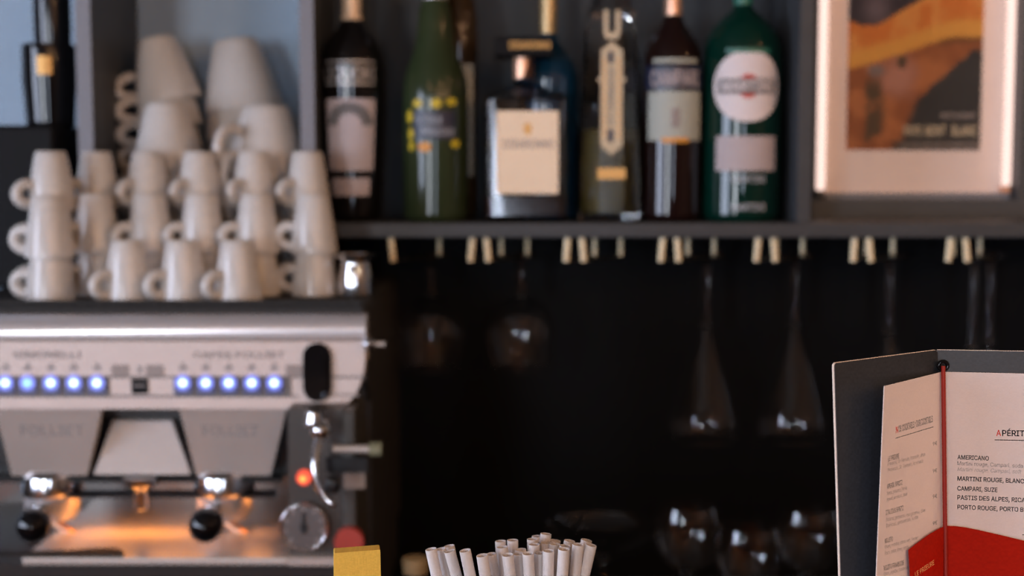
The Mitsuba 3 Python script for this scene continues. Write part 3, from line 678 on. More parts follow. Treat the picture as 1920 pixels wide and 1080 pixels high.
# recessed centre plate and the dark recess behind it
YC = YF + 0.045
add(cm, 'recess', bx(mx(UL), mx(640), YC + 0.012, YC + 0.02, zv(896, YC), zv(766, YC)), BLACK, False)
add(cm, 'centre_plate', slab([P(211, 788, YC), P(322, 788, YC), P(357, 890, YC - 0.02), P(176, 890, YC - 0.02)], 0.012), GREYPLATE, False, 'light grey plate between the brewing groups')
add(cm, 'underside', bx(mx(UL), mx(512), YF + 0.028, 1.66, zv(900, YF + 0.04), zv(893, YF + 0.04)), BLACK, False)
# polished splash back, drip tray
YG = 1.41
YK = 1.66
add(cm, 'splash_back', bx(mx(UL, 900, YK), mx(520, 900, YK) + 0.03, YK, YK + 0.01, zv(1060, YK) - 0.02, zv(880, YK)), SPLASHSTEEL, False, 'polished steel splash back')
ZT = zv(1046, 1.395)
add(cm, 'drip_tray', rbox(mx(40, 1040, 1.395), mx(540, 1040, 1.395), 1.395, YK, ZT - 0.008, ZT, 0.002), TRAY, 30, 'polished steel drip tray')
add(cm, 'front_strip', bx(mx(540, 1040, 1.395), mx(640, 1040, 1.395), 1.395, YG + 0.01, ZT - 0.008, ZT), TRAY, False)
add(cm, 'base', bx(body_l, XR_M - 0.004, 1.405, 1.895, 0.965, ZT - 0.008), SIDE, False)
lamp = add(cm, 'added_tray_light', bx(mx(20), mx(500), 1.478, 1.500, zv(905, 1.55), zv(899, 1.55)), BLACK, False, 'added warm light under the group covers')  # added light, makes the tray orange in place of a reflection
m = trimesh.Trimesh([[mx(30), 1.481, zv(905, 1.55) - 0.0004], [mx(490), 1.481, zv(905, 1.55) - 0.0004], [mx(490), 1.497, zv(905, 1.55) - 0.0004], [mx(30), 1.497, zv(905, 1.55) - 0.0004]], [[0, 2, 1], [0, 3, 2]], process=False)
add(lamp, 'glow_face', m, BLACK, False, emitter=area(TRAY_GLOW, 1.0))
dk = Polygon([(mx(-60, 1040, 1.40), 1.398), (mx(232, 1040, 1.40), 1.398), (mx(226, 1040, 1.40), 1.412), (mx(205, 1040, 1.40), 1.424), (mx(165, 1040, 1.40), 1.424), (mx(110, 1040, 1.40), 1.415), (mx(-60, 1040, 1.40), 1.410)])
m = trimesh.creation.extrude_polygon(dk, 0.002, engine='earcut'); m.apply_translation([0, 0, ZT + 0.0002])
add(cm, 'tray_reflection', m, RUBBER, False, 'dark sheet standing in for a reflection at the front of the tray')  # dark reflection on the tray, built as a thin sheet
for x_, y_ in ((body_l + 0.05, 1.44), (XR_M - 0.05, 1.44), (body_l + 0.05, 1.78), (XR_M - 0.05, 1.78)):
    add(cm, 'foot', lathe([(0, 0), (0.018, 0), (0.014, 0.035), (0, 0.035)], x_, y_, BACK, 20), RUBBER)
# group heads, hot water outlet
def ring_at(u, v, Y): return xv(u, v, Y), zv(v, Y)
for u in (98, 421):
    x_, z_ = xv(u, 905, 1.50), zv(905, 1.50)
    add(cm, 'group_head', lathe([(0, 0.016), (0.026, 0.016), (0.031, 0.010), (0.0325, 0.0), (0.0325, -0.007), (0.029, -0.011), (0, -0.011)], x_, 1.50, z_, 40), CHROME, 30, 'chrome brewing group')
    t = thing('portafilter', 'black handled portafilter in the ' + ('left' if u < 200 else 'right hand') + ' brewing group' + (' under the machine name' if u < 200 else ' nearer to the pressure gauge'), 'portafilter', 'portafilters in the machine')
    add(t, 'basket', lathe([(0, 0.0), (0.029, 0.0), (0.029, -0.016), (0.024, -0.026), (0.008, -0.030), (0, -0.030)], x_, 1.50, z_ - 0.0115, 36), STEEL, 30)
    e = P(u - 37, 989, 1.375); st = np.array([x_ - 0.006, 1.475, z_ - 0.022])
    dirv = (e - st)
    pts = [st + dirv * q for q in (0, 0.15, 0.3, 0.5, 0.7, 0.85, 0.95, 1.0, 1.04)]
    add(t, 'handle', tube(pts, [0.005, 0.006, 0.009, 0.0125, 0.0155, 0.0168, 0.0160, 0.0125, 0.003], 24), BLACKGLOSS, 50, 'black bulbous handle')
    add(t, 'spout', tube(spline([(x_, 1.50, z_ - 0.038), (x_ + 0.012, 1.497, z_ - 0.050), (x_ + 0.022, 1.495, z_ - 0.056), (x_ + 0.026, 1.495, z_ - 0.070)], 10), 0.0055, 12), COPPER, 40)  # chrome spout, its orange reflection put into a copper colour
    add(t, 'spout', tube(spline([(x_, 1.50, z_ - 0.038), (x_ - 0.012, 1.497, z_ - 0.050), (x_ - 0.022, 1.495, z_ - 0.056), (x_ - 0.026, 1.495, z_ - 0.070)], 10), 0.0055, 12), CHROME, 40)
x_, Yw = xv(265, 920, 1.475), 1.475
add(cm, 'water_outlet', lathe([(0, zv(893, Yw)), (0.019, zv(893, Yw)), (0.018, zv(905, Yw)), (0.0085, zv(918, Yw)), (0.0075, zv(922, Yw)), (0.0075, zv(953, Yw)), (0.0055, zv(956, Yw)), (0, zv(956, Yw))], x_, Yw, 0, 28), CHROME, 30, 'chrome hot water outlet')
# gauge panel on the right
gp = add(cm, 'gauge_panel', bx(mx(541, 900, YG), mx(645, 900, YG), YG, YG + 0.15, zv(1050, YG), zv(768, YG)), mat('gauge_steel', (0.050, 0.042, 0.037), 0.42, 0.3), False, 'dark steel panel around the gauge')
add(cm, 'pillar', rbox(mx(643, 900, YG), min(mx(690, 900, YG), XR_M - 0.0045), YG - 0.008, 1.66, zv(1050, YG), zv(770, YG), 0.003), mat('pillar_grey', (0.045, 0.042, 0.037), 0.4), 30)
s = sc(985, YG)
def disc(part, u, v, r, d, m, y, parent, lbl=None, **kw):
    p = Point(0, 0).buffer(r * sc(v, YG), quad_segs=12)
    return add(parent, part, to_front(poly_mesh(p, d), xv(u, v, YG), zv(v, YG), y), m, 30, lbl, **kw)
ga = disc('gauge', 572, 985, 45, 0.008, GAUGEFACE, YG, cm, 'round pressure gauge')
m = trimesh.creation.torus(43 * s, 3.6 * s, 40, 10); rot(m, math.pi / 2, [1, 0, 0]); m.apply_translation([xv(572, 985, YG), YG - 0.008, zv(985, YG)])
add(ga, 'bezel', m, CHROME, 60, 'chrome bezel')
p = Polygon([(-4 * s, -12 * s), (4 * s, -12 * s), (2.5 * s, 30 * s), (-2.5 * s, 30 * s)])
add(ga, 'needle', to_front(poly_mesh(p, 0.0008), xv(572, 985, YG), zv(985, YG), YG - 0.0082), INK, False)
disc('gauge_hub', 572, 985, 7, 0.0015, INK, YG - 0.0082, ga)
for q in range(9):
    a = math.radians(225 - q * 33.75)
    pp = Polygon([(33 * s, -1.2 * s), (37 * s, -1.2 * s), (37 * s, 1.2 * s), (33 * s, 1.2 * s)])
    mm = poly_mesh(pp, 0.0005); rot(mm, a, [0, 0, 1])
    add(ga, 'tick', to_front(mm, xv(572, 985, YG), zv(985, YG), YG - 0.0082), LBL_WHITE, False)
pl = disc('pilot_lamp', 571, 894, 14, 0.005, REDKNOB, YG, cm, 'glowing red pilot lamp', emitter=area([1.0, 0.09, 0.03], 0.0))
disc('lamp_core', 569, 896, 5.5, 0.0004, REDKNOB, YG - 0.005, pl, emitter=area([3.0, 0.75, 0.12], 0.0))
plate('notice', 645, 685, 882, 916, 0.0006, mat('notice_paper', (0.24, 0.19, 0.16), 0.7), 1, 'small beige notice', Y=YG - 0.008)
disc('red_knob', 658, 1008, 27, 0.012, REDKNOB, YG - 0.008, cm, 'red round knob')
plate('lever', 612, 690, 856, 884, 0.006, BLACK, 3, Y=YG - 0.008)
# steam wand
jx, jz, jy = xv(602, 806, 1.385), zv(806, 1.385), 1.385
m = trimesh.creation.icosphere(subdivisions=3, radius=0.0105); m.apply_translation([jx, jy, jz])
wand = add(cm, 'steam_wand', tube(spline([(jx, jy, jz), (jx - 0.002, jy - 0.01, jz - 0.014), (jx - 0.004, jy - 0.018, jz - 0.035), (jx + 0.004, jy - 0.02, jz - 0.06), (jx + 0.013, jy - 0.022, jz - 0.068)], 18), 0.0042, 12), CHROME, 50, 'chrome steam wand')
add(wand, 'ball_joint', m, CHROME, True)
mm = lathe([(0, 0.012), (0.0075, 0.010), (0.0095, 0.0), (0.0085, -0.004), (0, -0.004)], jx - 0.007, jy, jz + 0.008, 24)
add(wand, 'collar', mm, CHROME, 40)
add(wand, 'grip', rbox(jx + 0.006, jx + 0.021, jy - 0.03, jy - 0.014, jz - 0.058, jz - 0.041, 0.005), BLACK, 40, 'black rubber grip')
m = trimesh.creation.icosphere(subdivisions=2, radius=0.0045); m.apply_translation([jx + 0.013, jy - 0.022, jz - 0.068]); add(wand, 'tip', m, CHROME, True)
a0, a1 = P(625, 842, 1.392), P(704, 842, 1.392)
arm = add(cm, 'tap_arm', tube([a0, (a0 + a1) / 2, a1], 0.0042, 12), SATIN, 40)
m = lathe([(0, -0.007), (0.007, -0.006), (0.007, 0.006), (0, 0.007)], 0, 0, 0, 20); rot(m, math.pi / 2, [0, 1, 0]); m.apply_translation(a1)
add(arm, 'end_knob', m, OLIVE, 40, 'olive end knob')
a0, a1 = P(682, 645, 1.445), P(722, 645, 1.445)
tap = add(cm, 'steam_tap', tube([a0, (a0 + a1) / 2, a1], 0.0028, 12), SATIN, 40)
m = trimesh.creation.icosphere(subdivisions=3, radius=0.0062); m.apply_translation(P(691, 645, 1.442)); add(tap, 'chrome_knob', m, CHROME, True)

# ------------------------------------------------------------------ cups on the machine
def cup_meshes(h, rim, base, hx, hz0, hz1, pitch):
    k = h / 0.064
    q = lambda w_: base + (rim - base) * w_
    o = [(rim, 0.0), (rim + 0.0002, 0.0012 * k), (q(0.95), 0.007 * k), (q(0.79), 0.020 * k), (q(0.58), 0.034 * k), (q(0.36), 0.047 * k), (q(0.19), 0.0560 * k), (q(0.06), 0.0610 * k), (q(-0.08), 0.0634 * k), (base * 0.84, 0.064 * k), (base * 0.76, 0.064 * k), (base * 0.72, 0.0618 * k), (0, 0.0612 * k)]
    zc = h - pitch - 0.0005
    inn = [(0, h - 0.008), (base * 0.7, h - 0.008), (q(0.3) if pitch > 0.04 else base + 0.0012, zc if pitch < 0.04 else 0.014), (rim - 0.003, 0.001), (rim - 0.001, 0.0)]
    body = lathe(inn + o, n=44)
    hp = spline([(-rim * 0.88, 0, hz1), (-hx * 0.92, 0, hz1 - 0.002), (-hx, 0, (hz0 + hz1) / 2), (-hx * 0.88, 0, hz0 + 0.002), (-rim * 0.93, 0, hz0)], 16)
    handle = tube(hp, 0.0061 * k ** 0.35, 10)
    return mikit.ply(body, PORCELAIN, smooth=40), mikit.ply(handle, PORCELAIN, smooth=50)
ESP = cup_meshes(0.0665, 0.0262, 0.0165, 0.0405, 0.008, 0.028, 0.0480)
CAPA = cup_meshes(0.082, 0.0412, 0.0225, 0.062, 0.015, 0.035, 0.034)
CAPB = cup_meshes(0.090, 0.0498, 0.0270, 0.078, 0.014, 0.056, 0.034)
def cup(name, parts, x, y, z, ang, label, group, tilt=0.0):
    t = thing(name, label, 'cup', group)
    w = T().translate([float(x), float(y), float(z)]).rotate([0, 1, 0], -tilt).rotate([0, 0, 1], float(ang))
    put(t, 'body', parts[0], w); put(t, 'handle', parts[1], w)
PITCH_E = 0.0480
cols = [('leftmost', 93, 1.54, 0), ('second', 182, 1.61, 42), ('third', 284, 1.61, 40), ('fourth', 381, 1.61, 36), ('fifth', 482, 1.61, 30), ('sixth', 588, 1.61, 8)]
for cname, u, Y, ang in cols:
    for k in range(2):
        cup('espresso_cup', ESP, xv(u, 470, Y) + rng.uniform(-1, 1) * 0.001, Y, DECK + 0.0003 + PITCH_E * k, ang + rng.uniform(-8, 8),
            f'upside down white espresso cup, {("lower", "upper")[k]} of the {cname} two-cup stack from the left', 'espresso cups on the machine')
backs = [('leftmost', 96, 1.602, 40), ('second', 182, 1.67, 52), ('third', 276, 1.67, 58), ('fourth', 373, 1.67, 50), ('fifth', 476, 1.67, 55), ('sixth', 576, 1.67, 46)]
for cname, u, Y, ang in backs:
    for k in range(3):
        cup('espresso_cup', ESP, xv(u, 300, Y) + rng.uniform(-1, 1) * 0.001, Y, DECK + 0.0003 + PITCH_E * k, ang + rng.uniform(-8, 8),
            f'upside down white espresso cup, {("bottom", "middle", "top")[k]} of the {cname} three-cup stack in the rear row', 'espresso cups on the machine')
for cname, u, ang in (('left', 240, 44), ('middle', 343, 40), ('right', 446, 46)):
    cup('espresso_cup', ESP, xv(u, 510, 1.535), 1.535, DECK + 0.0003, ang, f'single upside down white espresso cup in the front row of three, the {cname} one', 'espresso cups on the machine')
ORD = ['topmost', 'second', 'third', 'fourth', 'fifth', 'sixth', 'seventh', 'eighth', 'ninth']
def big_stack(parts, u, v_top, Y, h, ang, where, tilts=()):
    n = max(1, round((zv(v_top, Y) - DECK - h) / 0.034) + 1)
    pitch = (zv(v_top, Y) - DECK - h - 0.0005) / (n - 1)
    for k in range(n):
        i = n - 1 - k
        cup('cappuccino_cup', parts, xv(u, 200, Y), Y, DECK + 0.0004 + pitch * k, ang + (i * 5 if i < 3 else 0), f'upside down white cappuccino cup, {ORD[i]} from the top of {where}' if i else f'upside down white cappuccino cup on top of {where}', 'nested cappuccino cups', tilts[i] if i < len(tilts) else 0.0)
big_stack(CAPA, 318, 68, 1.826, 0.082, 14, 'the tall rear left nested stack', (11, 7, 4, 2))
big_stack(CAPA, 312, 192, 1.742, 0.082, 250, 'the short front left nested stack')
big_stack(CAPB, 459, 72, 1.852, 0.090, 290, 'the tall rear right nested stack', (7, 5, 3))
big_stack(CAPB, 500, 197, 1.752, 0.090, 52, 'the short front right nested stack')

# steel milk jug
t = thing('milk_jug', 'shiny steel milk jug standing behind the right end of the cups', 'jug')
Yj = 1.60; xj = xv(667, 515, Yj); s = sc(515, Yj)
zt = zv(476, Yj)
hgt = zt - DECK
pr = [(0, 0.0005), (0.0185, 0.0005), (0.0195, 0.003), (0.0195, hgt * 0.45), (0.0165, hgt * 0.72), (0.0160, hgt * 0.85), (0.0182, hgt * 0.97), (0.0186, hgt), (0.0178, hgt), (0.0150, hgt * 0.86), (0.0155, hgt * 0.70), (0.0180, hgt * 0.45), (0.0180, 0.004), (0, 0.004)]
add(t, 'body', lathe(pr, xj, Yj, DECK, 40), CHROME, 40)
add(t, 'spout', trimesh.convex.convex_hull(np.array([[xj + 0.014, Yj - 0.006, DECK + hgt], [xj + 0.014, Yj + 0.006, DECK + hgt], [xj + 0.0245, Yj, DECK + hgt + 0.001], [xj + 0.0155, Yj, DECK + hgt * 0.82], [xj + 0.022, Yj, DECK + hgt * 0.96]])), CHROME, 30)
add(t, 'handle', tube(spline([(xj - 0.015, Yj + 0.004, DECK + hgt * 0.9), (xj - 0.030, Yj + 0.012, DECK + hgt * 0.85), (xj - 0.032, Yj + 0.014, DECK + hgt * 0.4), (xj - 0.019, Yj + 0.006, DECK + hgt * 0.25)], 16), 0.003, 8), CHROME, 50)

# ------------------------------------------------------------------ coffee grinder at the far left
t = thing('coffee_grinder', 'tall glossy black coffee grinder at the left edge behind the cups', 'coffee grinder')
Yc = 1.75
xg = xv(93, 150, Yc); s = sc(150, Yc)
add(t, 'body', rbox(xv(-70, 300, Yc), xv(136, 300, Yc), 1.68, 1.83, DECK + 0.001, zv(237, Yc), 0.006), MATTE, 30)
add(t, 'collar', lathe([(0, zv(237, Yc)), (44 * s, zv(237, Yc)), (45 * s, zv(225, Yc)), (47 * s, zv(190, Yc)), (50 * s, zv(150, Yc)), (49 * s, zv(95, Yc)), (48 * s, zv(84, Yc)), (0, zv(82, Yc))], xg, Yc, 0, 40), BLACKGLOSS, 30)
add(t, 'throat', lathe([(0, zv(83, Yc)), (33 * s, zv(83, Yc)), (34 * s, zv(60, Yc)), (34 * s, zv(-140, Yc)), (0, zv(-140, Yc))], xg + 8 * s, Yc, 0, 40), BLACKGLOSS, 30)
add(t, 'painted_glint', bend(poly_mesh(rrect(27 * s, 34 * s, 2 * s, 7 * s, zv(125, Yc)), 0.0006), xg, Yc, 49.6 * s), GOLDPRINT, 30, 'golden patch painted as a warm lamp reflection')  # warm lamp reflection on the glossy collar, painted as a golden patch

# ------------------------------------------------------------------ dim glassware on the back counter
def standing_glass(name, u, Y, rows, label, cat_='glass', thick=0.0016):
    t = thing(name, label, cat_)
    x_ = xv(u, 1000, Y)
    o = [(hw * sc(v, Y), zv(v, Y)) for v, hw in rows]
    add(t, 'bowl', lathe([(0, o[-1][1])] + o[::-1], x_, Y, 0, 40), THIN, 60)
    return t, x_, o
def goblet(u, Y, v_top, hw, label):
    rows = [(v_top, hw * 0.86), (v_top + 30, hw), (v_top + 70, hw * 0.98), (v_top + 105, hw * 0.75), (v_top + 125, hw * 0.3)]
    t, x_, o = standing_glass('goblet', u, Y, rows, label)
    zb = o[-1][1]
    add(t, 'stem', lathe([(0, zb + 0.002), (0.008, zb), (0.005, zb - 0.01), (0.0045, (zb + BACK) / 2), (0.006, BACK + 0.008), (0.03, BACK + 0.002), (0.031, BACK + 0.0005), (0, BACK + 0.0005)], x_, Y, 0, 32), GLASS, 40)
goblet(1290, 1.52, 945, 62, 'clear goblet standing on the back counter, first right of the straws')
goblet(1405, 1.47, 985, 62, 'clear goblet standing on the back counter, middle of the dim goblets')
goblet(1515, 1.54, 950, 60, 'clear goblet standing on the back counter next to the menu edge')
# a coupe
rows = [(984, 108), (998, 104), (1014, 84), (1030, 44), (1040, 14)]
t, x_, o = standing_glass('coupe_glass', 1130, 1.56, rows, 'wide shallow coupe glass on the back counter behind the straws', 'glass')
zb = o[-1][1]
add(t, 'stem', lathe([(0, zb + 0.001), (0.009, zb), (0.005, zb - 0.012), (0.0045, zb - 0.05), (0.006, BACK + 0.008), (0.036, BACK + 0.002), (0.037, BACK + 0.0005), (0, BACK + 0.0005)], x_, 1.56, 0, 32), GLASS, 40)
# corked flask
Yk = 1.45; x_ = xv(778, 1060, Yk); zt = zv(1046, Yk)
t = thing('flask', 'dark flask with a wide cork stopper behind the straws', 'bottle')
add(t, 'glass', lathe([(0, BACK + 0.0005), (0.030, BACK + 0.0005), (0.032, BACK + 0.005), (0.032, zt - 0.06), (0.024, zt - 0.04), (0.011, zt - 0.026), (0.011, zt - 0.016), (0, zt - 0.016)], x_, Yk, 0, 32), BOTTLE_BLACK, 40)
add(t, 'stopper', lathe([(0, zt - 0.0158), (0.0125, zt - 0.0158), (0.0135, zt - 0.002), (0.0125, zt), (0, zt)], x_, Yk, 0, 24), CORK, 40, 'cork stopper')

# ------------------------------------------------------------------ menu
def line_ext(a, b, z):
    """point on the line a -> b at height z"""
    q = (z - a[2]) / (b[2] - a[2]); return a + (b - a) * q
spine_t, spine_b = P(1757, 655, 0.700), P(1766, 1080, 0.686)
left_t, left_b = P(1563, 680, 0.654), P(1575, 1080, 0.640)
base = BAR + 0.0006
spine_f, left_f = line_ext(spine_t, spine_b, base), line_ext(left_t, left_b, base)
dR = np.array([0.150, -0.020, 0.0])
right_t, right_f = spine_t + dR, spine_f + dR
def quad_slab(a, b, c, d, th, name, parent, m, bevel=0.0, label=None, off=0.0, rad=0.0):
    """corners a (top left) b (top right) c (bottom right) d (bottom left), seen from the camera; th thickness away from the camera; off moves it towards the camera"""
    c4 = np.array([a, b, c, d]); n = np.cross(c4[1] - c4[0], c4[3] - c4[0]); n /= np.linalg.norm(n)
    if n[1] > 0: n = -n
    ex = c4[1] - c4[0]; ex /= np.linalg.norm(ex)
    ey = np.cross(n, ex)
    o = c4[0]
    loc = [((p - o) @ ex, (p - o) @ ey) for p in c4]
    pg = Polygon(loc)
    if rad: pg = pg.buffer(-rad).buffer(rad, quad_segs=5)
    mm = trimesh.creation.extrude_polygon(pg, th, engine='earcut')
    v_ = mm.vertices
    mm.vertices = o + v_[:, :1] * ex + v_[:, 1:2] * ey + (off - th + v_[:, 2:3]) * n
    if mm.volume < 0: mm.invert()
    return add(parent, name, mm, m, False, label), (o + n * off, ex, ey, n)
menu = thing('menu', 'open standing menu in a dark board cover with white pages and red pocket', 'menu')
lc, _ = quad_slab(left_t, spine_t, spine_f, left_f, 0.0011, 'cover', menu, CORE, label='left cover board', rad=0.002)
rc, _ = quad_slab(spine_t, right_t, right_f, spine_f, 0.0011, 'cover', menu, CORE, label='right cover board', rad=0.0004)
def inset(a, b, c, d, l, t_, r, bt):
    ex = (b - a) / np.linalg.norm(b - a); ez = (d - a) / np.linalg.norm(d - a)
    return a + ex * l + ez * t_, b - ex * r + ez * t_, c - ex * r - ez * bt, d + ex * l - ez * bt
quad_slab(*inset(left_t, spine_t, spine_f, left_f, 0.0003, 0.0003, 0, 0), 0.0003, 'lining', lc, CARD, off=0.0003, rad=0.0018, label='dark grey lining')
quad_slab(*inset(spine_t, right_t, right_f, spine_f, 0, 0.0003, 0.0007, 0), 0.0003, 'lining', rc, CARD, off=0.0003, label='dark grey lining')
quad_slab(*inset(left_t, spine_t, spine_f, left_f, 0.0007, 0.0006, 0, 0), 0.0003, 'outer_skin', lc, CARD, off=-0.0011, rad=0.0018)
quad_slab(*inset(spine_t, right_t, right_f, spine_f, 0, 0.0006, 0.0007, 0), 0.0003, 'outer_skin', rc, CARD, off=-0.0011)
# pages
ps_t, ps_b = P(1767, 697, 0.6965), P(1772, 1080, 0.6830)
pl_t, pl_b = P(1658, 724, 0.652), P(1643, 1080, 0.6345)
pg_z = BAR + 0.012
ps_f, pl_f = line_ext(ps_t, ps_b, pg_z), line_ext(pl_t, pl_b, pg_z)
pr_t, pr_f = ps_t + np.array([0.138, -0.0205, 0]), ps_f + np.array([0.138, -0.0205, 0])
pl_key, LP = quad_slab(pl_t, ps_t, ps_f, pl_f, 0.0003, 'page', menu, PAPER, label='left page standing off its board')
pr_key, RP = quad_slab(ps_t, pr_t, pr_f, ps_f, 0.0003, 'page', menu, PAPER, label='right page with the aperitif list')
def on_plane(pl, u, v):
    o, ex, ey, n = pl
    d = ray(u, v); q = ((o - CAM) @ n) / (d @ n)
    return CAM + d * q
def page_text(key, pl, text, p0, p1, cap, m, bold=True, slant=0.0, part='lettering'):
    """a line of print on a page; p0, p1: image points of the baseline's two ends; cap: capital height in pixels"""
    o, ex, ey, n = pl
    A, B = on_plane(pl, *p0), on_plane(pl, *p1)
    Tq = on_plane(pl, p0[0], p0[1] - cap)
    h = np.linalg.norm(Tq - A)
    dx = (B - A) / np.linalg.norm(B - A); up = np.cross(n, dx)
    if up[2] < 0: up = -up
    mm = flat_text(text, h, 0.00003, bold, np.linalg.norm(B - A), slant)
    v_ = mm.vertices
    x0 = v_[:, 0].min()
    mm.vertices = A + (v_[:, :1] - x0) * dx + v_[:, 1:2] * up + (v_[:, 2:3] + 0.00002) * n
    if mm.volume < 0: mm.invert()
    add(key, part, mm, m, False)
def page_rule(key, pl, p0, p1, px, m):
    A, B = on_plane(pl, *p0), on_plane(pl, *p1); n = pl[3]
    C, D = on_plane(pl, p1[0], p1[1] + px), on_plane(pl, p0[0], p0[1] + px)
    V = np.array([A, B, C, D]) ; V = np.vstack([V + n * 0.00005, V])
    mm = trimesh.Trimesh(V, [[0, 1, 2], [0, 2, 3], [4, 6, 5], [4, 7, 6], [0, 4, 5], [0, 5, 1], [1, 5, 6], [1, 6, 2], [2, 6, 7], [2, 7, 3], [3, 7, 4], [3, 4, 0]], process=False)
    mm.fix_normals(); add(key, 'rule', mm, m, False)
# right page
page_text(pr_key, RP, 'A', (1868, 817), (1877, 817), 10.5, REDINK)
page_text(pr_key, RP, 'PÉRITIFS', (1879, 817), (1945, 818.5), 10.5, INK)
page_rule(pr_key, RP, (1865, 824), (1960, 826), 1.5, INK)
sl = 0.042
def rline(text, v, w_, cap=8.0, m=INK, bold=True, slant=0.0):
    page_text(pr_key, RP, text, (1795, v), (1795 + w_, v + sl * w_), cap, m, bold, slant)
rline('AMERICANO', 861, 59)
rline('Martini rouge, Campari, soda', 872, 123, 7.2, INKSOFT, False)
rline('Martini rouge, Campari, soft', 883, 119, 7.2, INKLIGHT, False, 0.2)
rline('MARTINI ROUGE, BLANC, ROSÉ', 901, 158)
rline('CAMPARI, SUZE', 919.5, 75)
rline('PASTIS DES ALPES, RICARD', 936.5, 141)
rline('PORTO ROUGE, PORTO BLANC', 954.5, 152)
page_rule(pr_key, RP, (1917, 1002), (1960, 1004), 1.5, INK)
# left page
def lline(text, u, v, w_, cap, m, bold=True, slant=0.0, k=-0.29):
    page_text(pl_key, LP, text, (u, v), (u + w_, v + k * w_), cap, m, bold, slant)
page_text(pl_key, LP, 'N', (1680, 812), (1684, 810.8), 12, REDINK)
page_text(pl_key, LP, 'OS COCKTAILS / OUR COCKTAILS', (1685, 810.5), (1749, 791), 12, INKSOFT)
page_rule(pl_key, LP, (1679, 821), (1750, 799.5), 1.5, INKSOFT)
lline('LE PRIEURE', 1665, 865, 21, 9, INKSOFT); lline('Prosecco, St-Germain, limonade, citron', 1664.5, 873.5, 70, 7, INKLIGHT, False, 0, -0.27); lline('Prosecco, St-Germain, lemonade', 1664.5, 885, 66, 7, INKLIGHT, False, 0.1, -0.27)
lline('APEROL SPRITZ', 1663, 917, 29, 9, INKSOFT); lline('Aperol, prosecco, Perrier', 1662.5, 928.5, 38, 7, INKLIGHT, False); lline('Aperol, prosecco, soda', 1662.5, 940, 38, 7, INKLIGHT, False, 0.1)
lline('ITALICUS SPRITZ', 1661, 966, 33, 9, INKSOFT); lline('Italicus, prosecco, eau gazeuse, olive', 1661, 978, 74, 7, INKLIGHT, False, 0, -0.25); lline('Italicus, prosecco, soda', 1661, 989.5, 60, 7, INKLIGHT, False, 0.1)
lline('MOJITO', 1659, 1019, 15, 9, INKSOFT); lline('Rhum, menthe, citron vert, Perrier', 1659, 1029, 62, 7, INKLIGHT, False); lline('Rum, mint, lime, soda', 1659, 1041, 44, 7, INKLIGHT, False, 0.1)
lline('MOJITO FRAMBOISE', 1657, 1070, 38, 9, INKSOFT); lline('Rhum, menthe, framboise', 1657, 1080, 46, 7, INKLIGHT, False)
for v_ in (836, 887, 935, 985): page_text(pl_key, LP, '9€', (1749, v_), (1757, v_ - 2), 7, INKLIGHT)
# red pocket in front of both pages
def lift(pl, d): o, ex, ey, n = pl; return (o + n * d, ex, ey, n)
def pocket(pl, img, low_z, label, d=0.0016):
    q = lift(pl, d); o, ex, ey, n = q
    pts = [on_plane(q, *i) for i in img]
    loc = [((p - o) @ ex, (p - o) @ ey) for p in pts]
    lowest = min(y for _, y in loc)
    dz = (pts[0][2] - low_z) / abs(ey[2])
    loc = loc + [(loc[-1][0], -dz - 0.04), (loc[0][0], -dz - 0.04)]
    mm = trimesh.creation.extrude_polygon(Polygon(loc).buffer(0), 0.0003, engine='earcut')
    v = mm.vertices
    mm.vertices = o + v[:, :1] * ex + v[:, 1:2] * ey + (v[:, 2:3]) * n
    if mm.volume < 0: mm.invert()
    return add(menu, 'pocket', mm, REDCARD, False, label), q
pk, PQ = pocket(RP, [(1773, 986), (1790, 986.5), (1810, 989), (1835, 994), (1870, 1002), (1920, 1014), (1990, 1031)], BAR + 0.055, 'red pocket flap over the right page')
pk2, PQ2 = pocket(LP, [(1703, 1031), (1718, 1019), (1740, 1003), (1757, 993), (1772, 986)], BAR + 0.065, 'red pocket flap over the left page')
page_text(pk2, lift(PQ2, 0.0003), 'LE PRIEURE', (1716, 1082), (1752, 1058), 9, TANINK)
# elastic cord and eyelet
cA = P(1768.5, 686, 0.6945); cB = P(1773, 1080, 0.6795); cF = line_ext(cA, cB, BAR + 0.02)
add(menu, 'elastic_cord', tube([cA, cA + (cB - cA) * 0.33, cA + (cB - cA) * 0.66, cB, cF], 0.00105, 12), CORD, 60, 'red elastic cord along the spine')
m = trimesh.creation.torus(0.0022, 0.0009, 28, 12); rot(m, math.pi / 2, [1, 0, 0]); m.apply_translation(P(1768.5, 686, 0.6965)); add(menu, 'eyelet', m, BLACKGLOSS, True, 'black eyelet')
m = trimesh.creation.cylinder(0.0022, 0.0008, sections=24); rot(m, math.pi / 2, [1, 0, 0]); m.apply_translation(P(1768.5, 686, 0.6972)); add(menu, 'eyelet_hole', m, BLACK, 30)

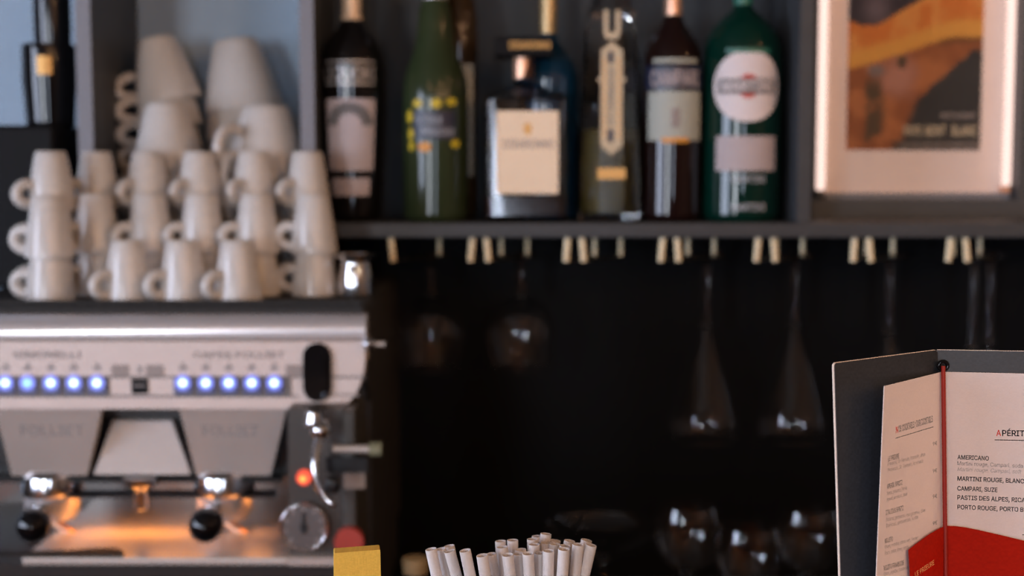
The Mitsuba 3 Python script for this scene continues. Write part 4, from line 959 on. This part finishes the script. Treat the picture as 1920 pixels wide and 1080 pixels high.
# ------------------------------------------------------------------ straws
holder_c = P(962, 1040, 0.735)
t = thing('straw_holder', 'black cup holding the white paper straws', 'cup')
add(t, 'body', lathe([(0, BAR + 0.0005), (0.030, BAR + 0.0005), (0.037, BAR + 0.10), (0.0355, BAR + 0.10), (0.0285, BAR + 0.003), (0, BAR + 0.003)], holder_c[0], 0.735, 0, 40), BLACK, 40)
zs8 = 5.3333
straws = [(148, 212, .21, 1), (245, 210, .22, 2), (330, 180, .20, 3), (335, 232, .28, 1), (490, 226, .21, 0), (660, 274, .16, 0), (745, 262, .21, 1), (845, 132, .06, 3), (966, 122, .02, 3), (862, 190, .10, 2), (917, 268, .19, 0), (1045, 215, .06, 2), (1020, 258, .10, 1), (1120, 254, .14, 0), (1183, 165, 0, 2), (1165, 112, .03, 3), (1212, 82, .02, 4), (1300, 60, -.12, 4), (1392, 125, -.14, 4), (1297, 148, 0, 3), (1390, 162, -.05, 3), (1235, 250, .02, 1), (1325, 228, .02, 0), (1492, 178, -.08, 2), (1478, 212, -.02, 0), (1535, 128, -.16, 3), (1620, 165, -.07, 1), (1705, 122, -.22, 3), (1752, 172, -.22, 1)]
NTH = 'first second third fourth fifth sixth seventh eighth ninth tenth eleventh twelfth thirteenth fourteenth fifteenth sixteenth seventeenth eighteenth nineteenth twentieth'.split()
NTH += ['twenty-' + q for q in NTH[:9]]
order = sorted(range(len(straws)), key=lambda q: straws[q][0])
for k, (zx, zy, lean, row) in enumerate(straws):
    u, v = 780 + zx / zs8, 990 + zy / zs8
    Y = 0.705 + 0.0085 * row + rng.uniform(-0.002, 0.002)
    top = P(u, v, Y)
    L = 0.190 - rng.uniform(0, 0.01)
    ylean = (-0.055, -0.03, 0.0, 0.03, 0.055)[row] * 0.8
    foot_z = BAR + 0.004
    drop = top[2] - foot_z
    bot = np.array([top[0] + lean * drop, Y - ylean * drop, foot_z])
    # keep the foot inside the cup
    d = bot[:2] - np.array([holder_c[0], 0.735]); rr = np.linalg.norm(d)
    if rr > 0.022: bot[:2] = np.array([holder_c[0], 0.735]) + d / rr * 0.022
    ax = (top - bot); ln = np.linalg.norm(ax); ax /= ln
    R, r = 0.00292, 0.00245
    m = lathe([(R, 0), (R, ln), (R - 0.0001, ln + 0.0001), (r, ln), (r, 0), (R, 0)], n=20)
    m.apply_transform(trimesh.geometry.align_vectors([0, 0, 1], ax)); m.apply_translation(bot)
    key = thing('paper_straw', f'white paper straw in the dark cup, its tip {NTH[order.index(k)]} from the left', 'straw', 'paper straws in the cup')
    scene[key] = mikit.ply(m, STRAW, smooth=40)

# ------------------------------------------------------------------ yellow pack
t = thing('yellow_pack', 'flat mustard yellow pack standing upright left of the straws', 'pack')
Yy = 0.675
a, b = P(624, 1040, Yy), P(713, 1035.5, Yy - 0.004)
zt = (a[2] + b[2]) / 2
w_, th = 0.0226, 0.009
p = Polygon([(-w_ / 2 + 0.0002, zt - BAR), (w_ / 2, zt - BAR + 0.0009), (w_ / 2 + 0.003, 0.0005), (-w_ / 2 - 0.0012, 0.0005)]).buffer(-0.0006).buffer(0.0006, quad_segs=4)
m = prism_xz(p, 0, th)
rot(m, 0.14, [0, 0, 1]); m.apply_translation([(a[0] + b[0]) / 2, Yy, BAR])
add(t, 'wrapper', m, YELLOW, 30)
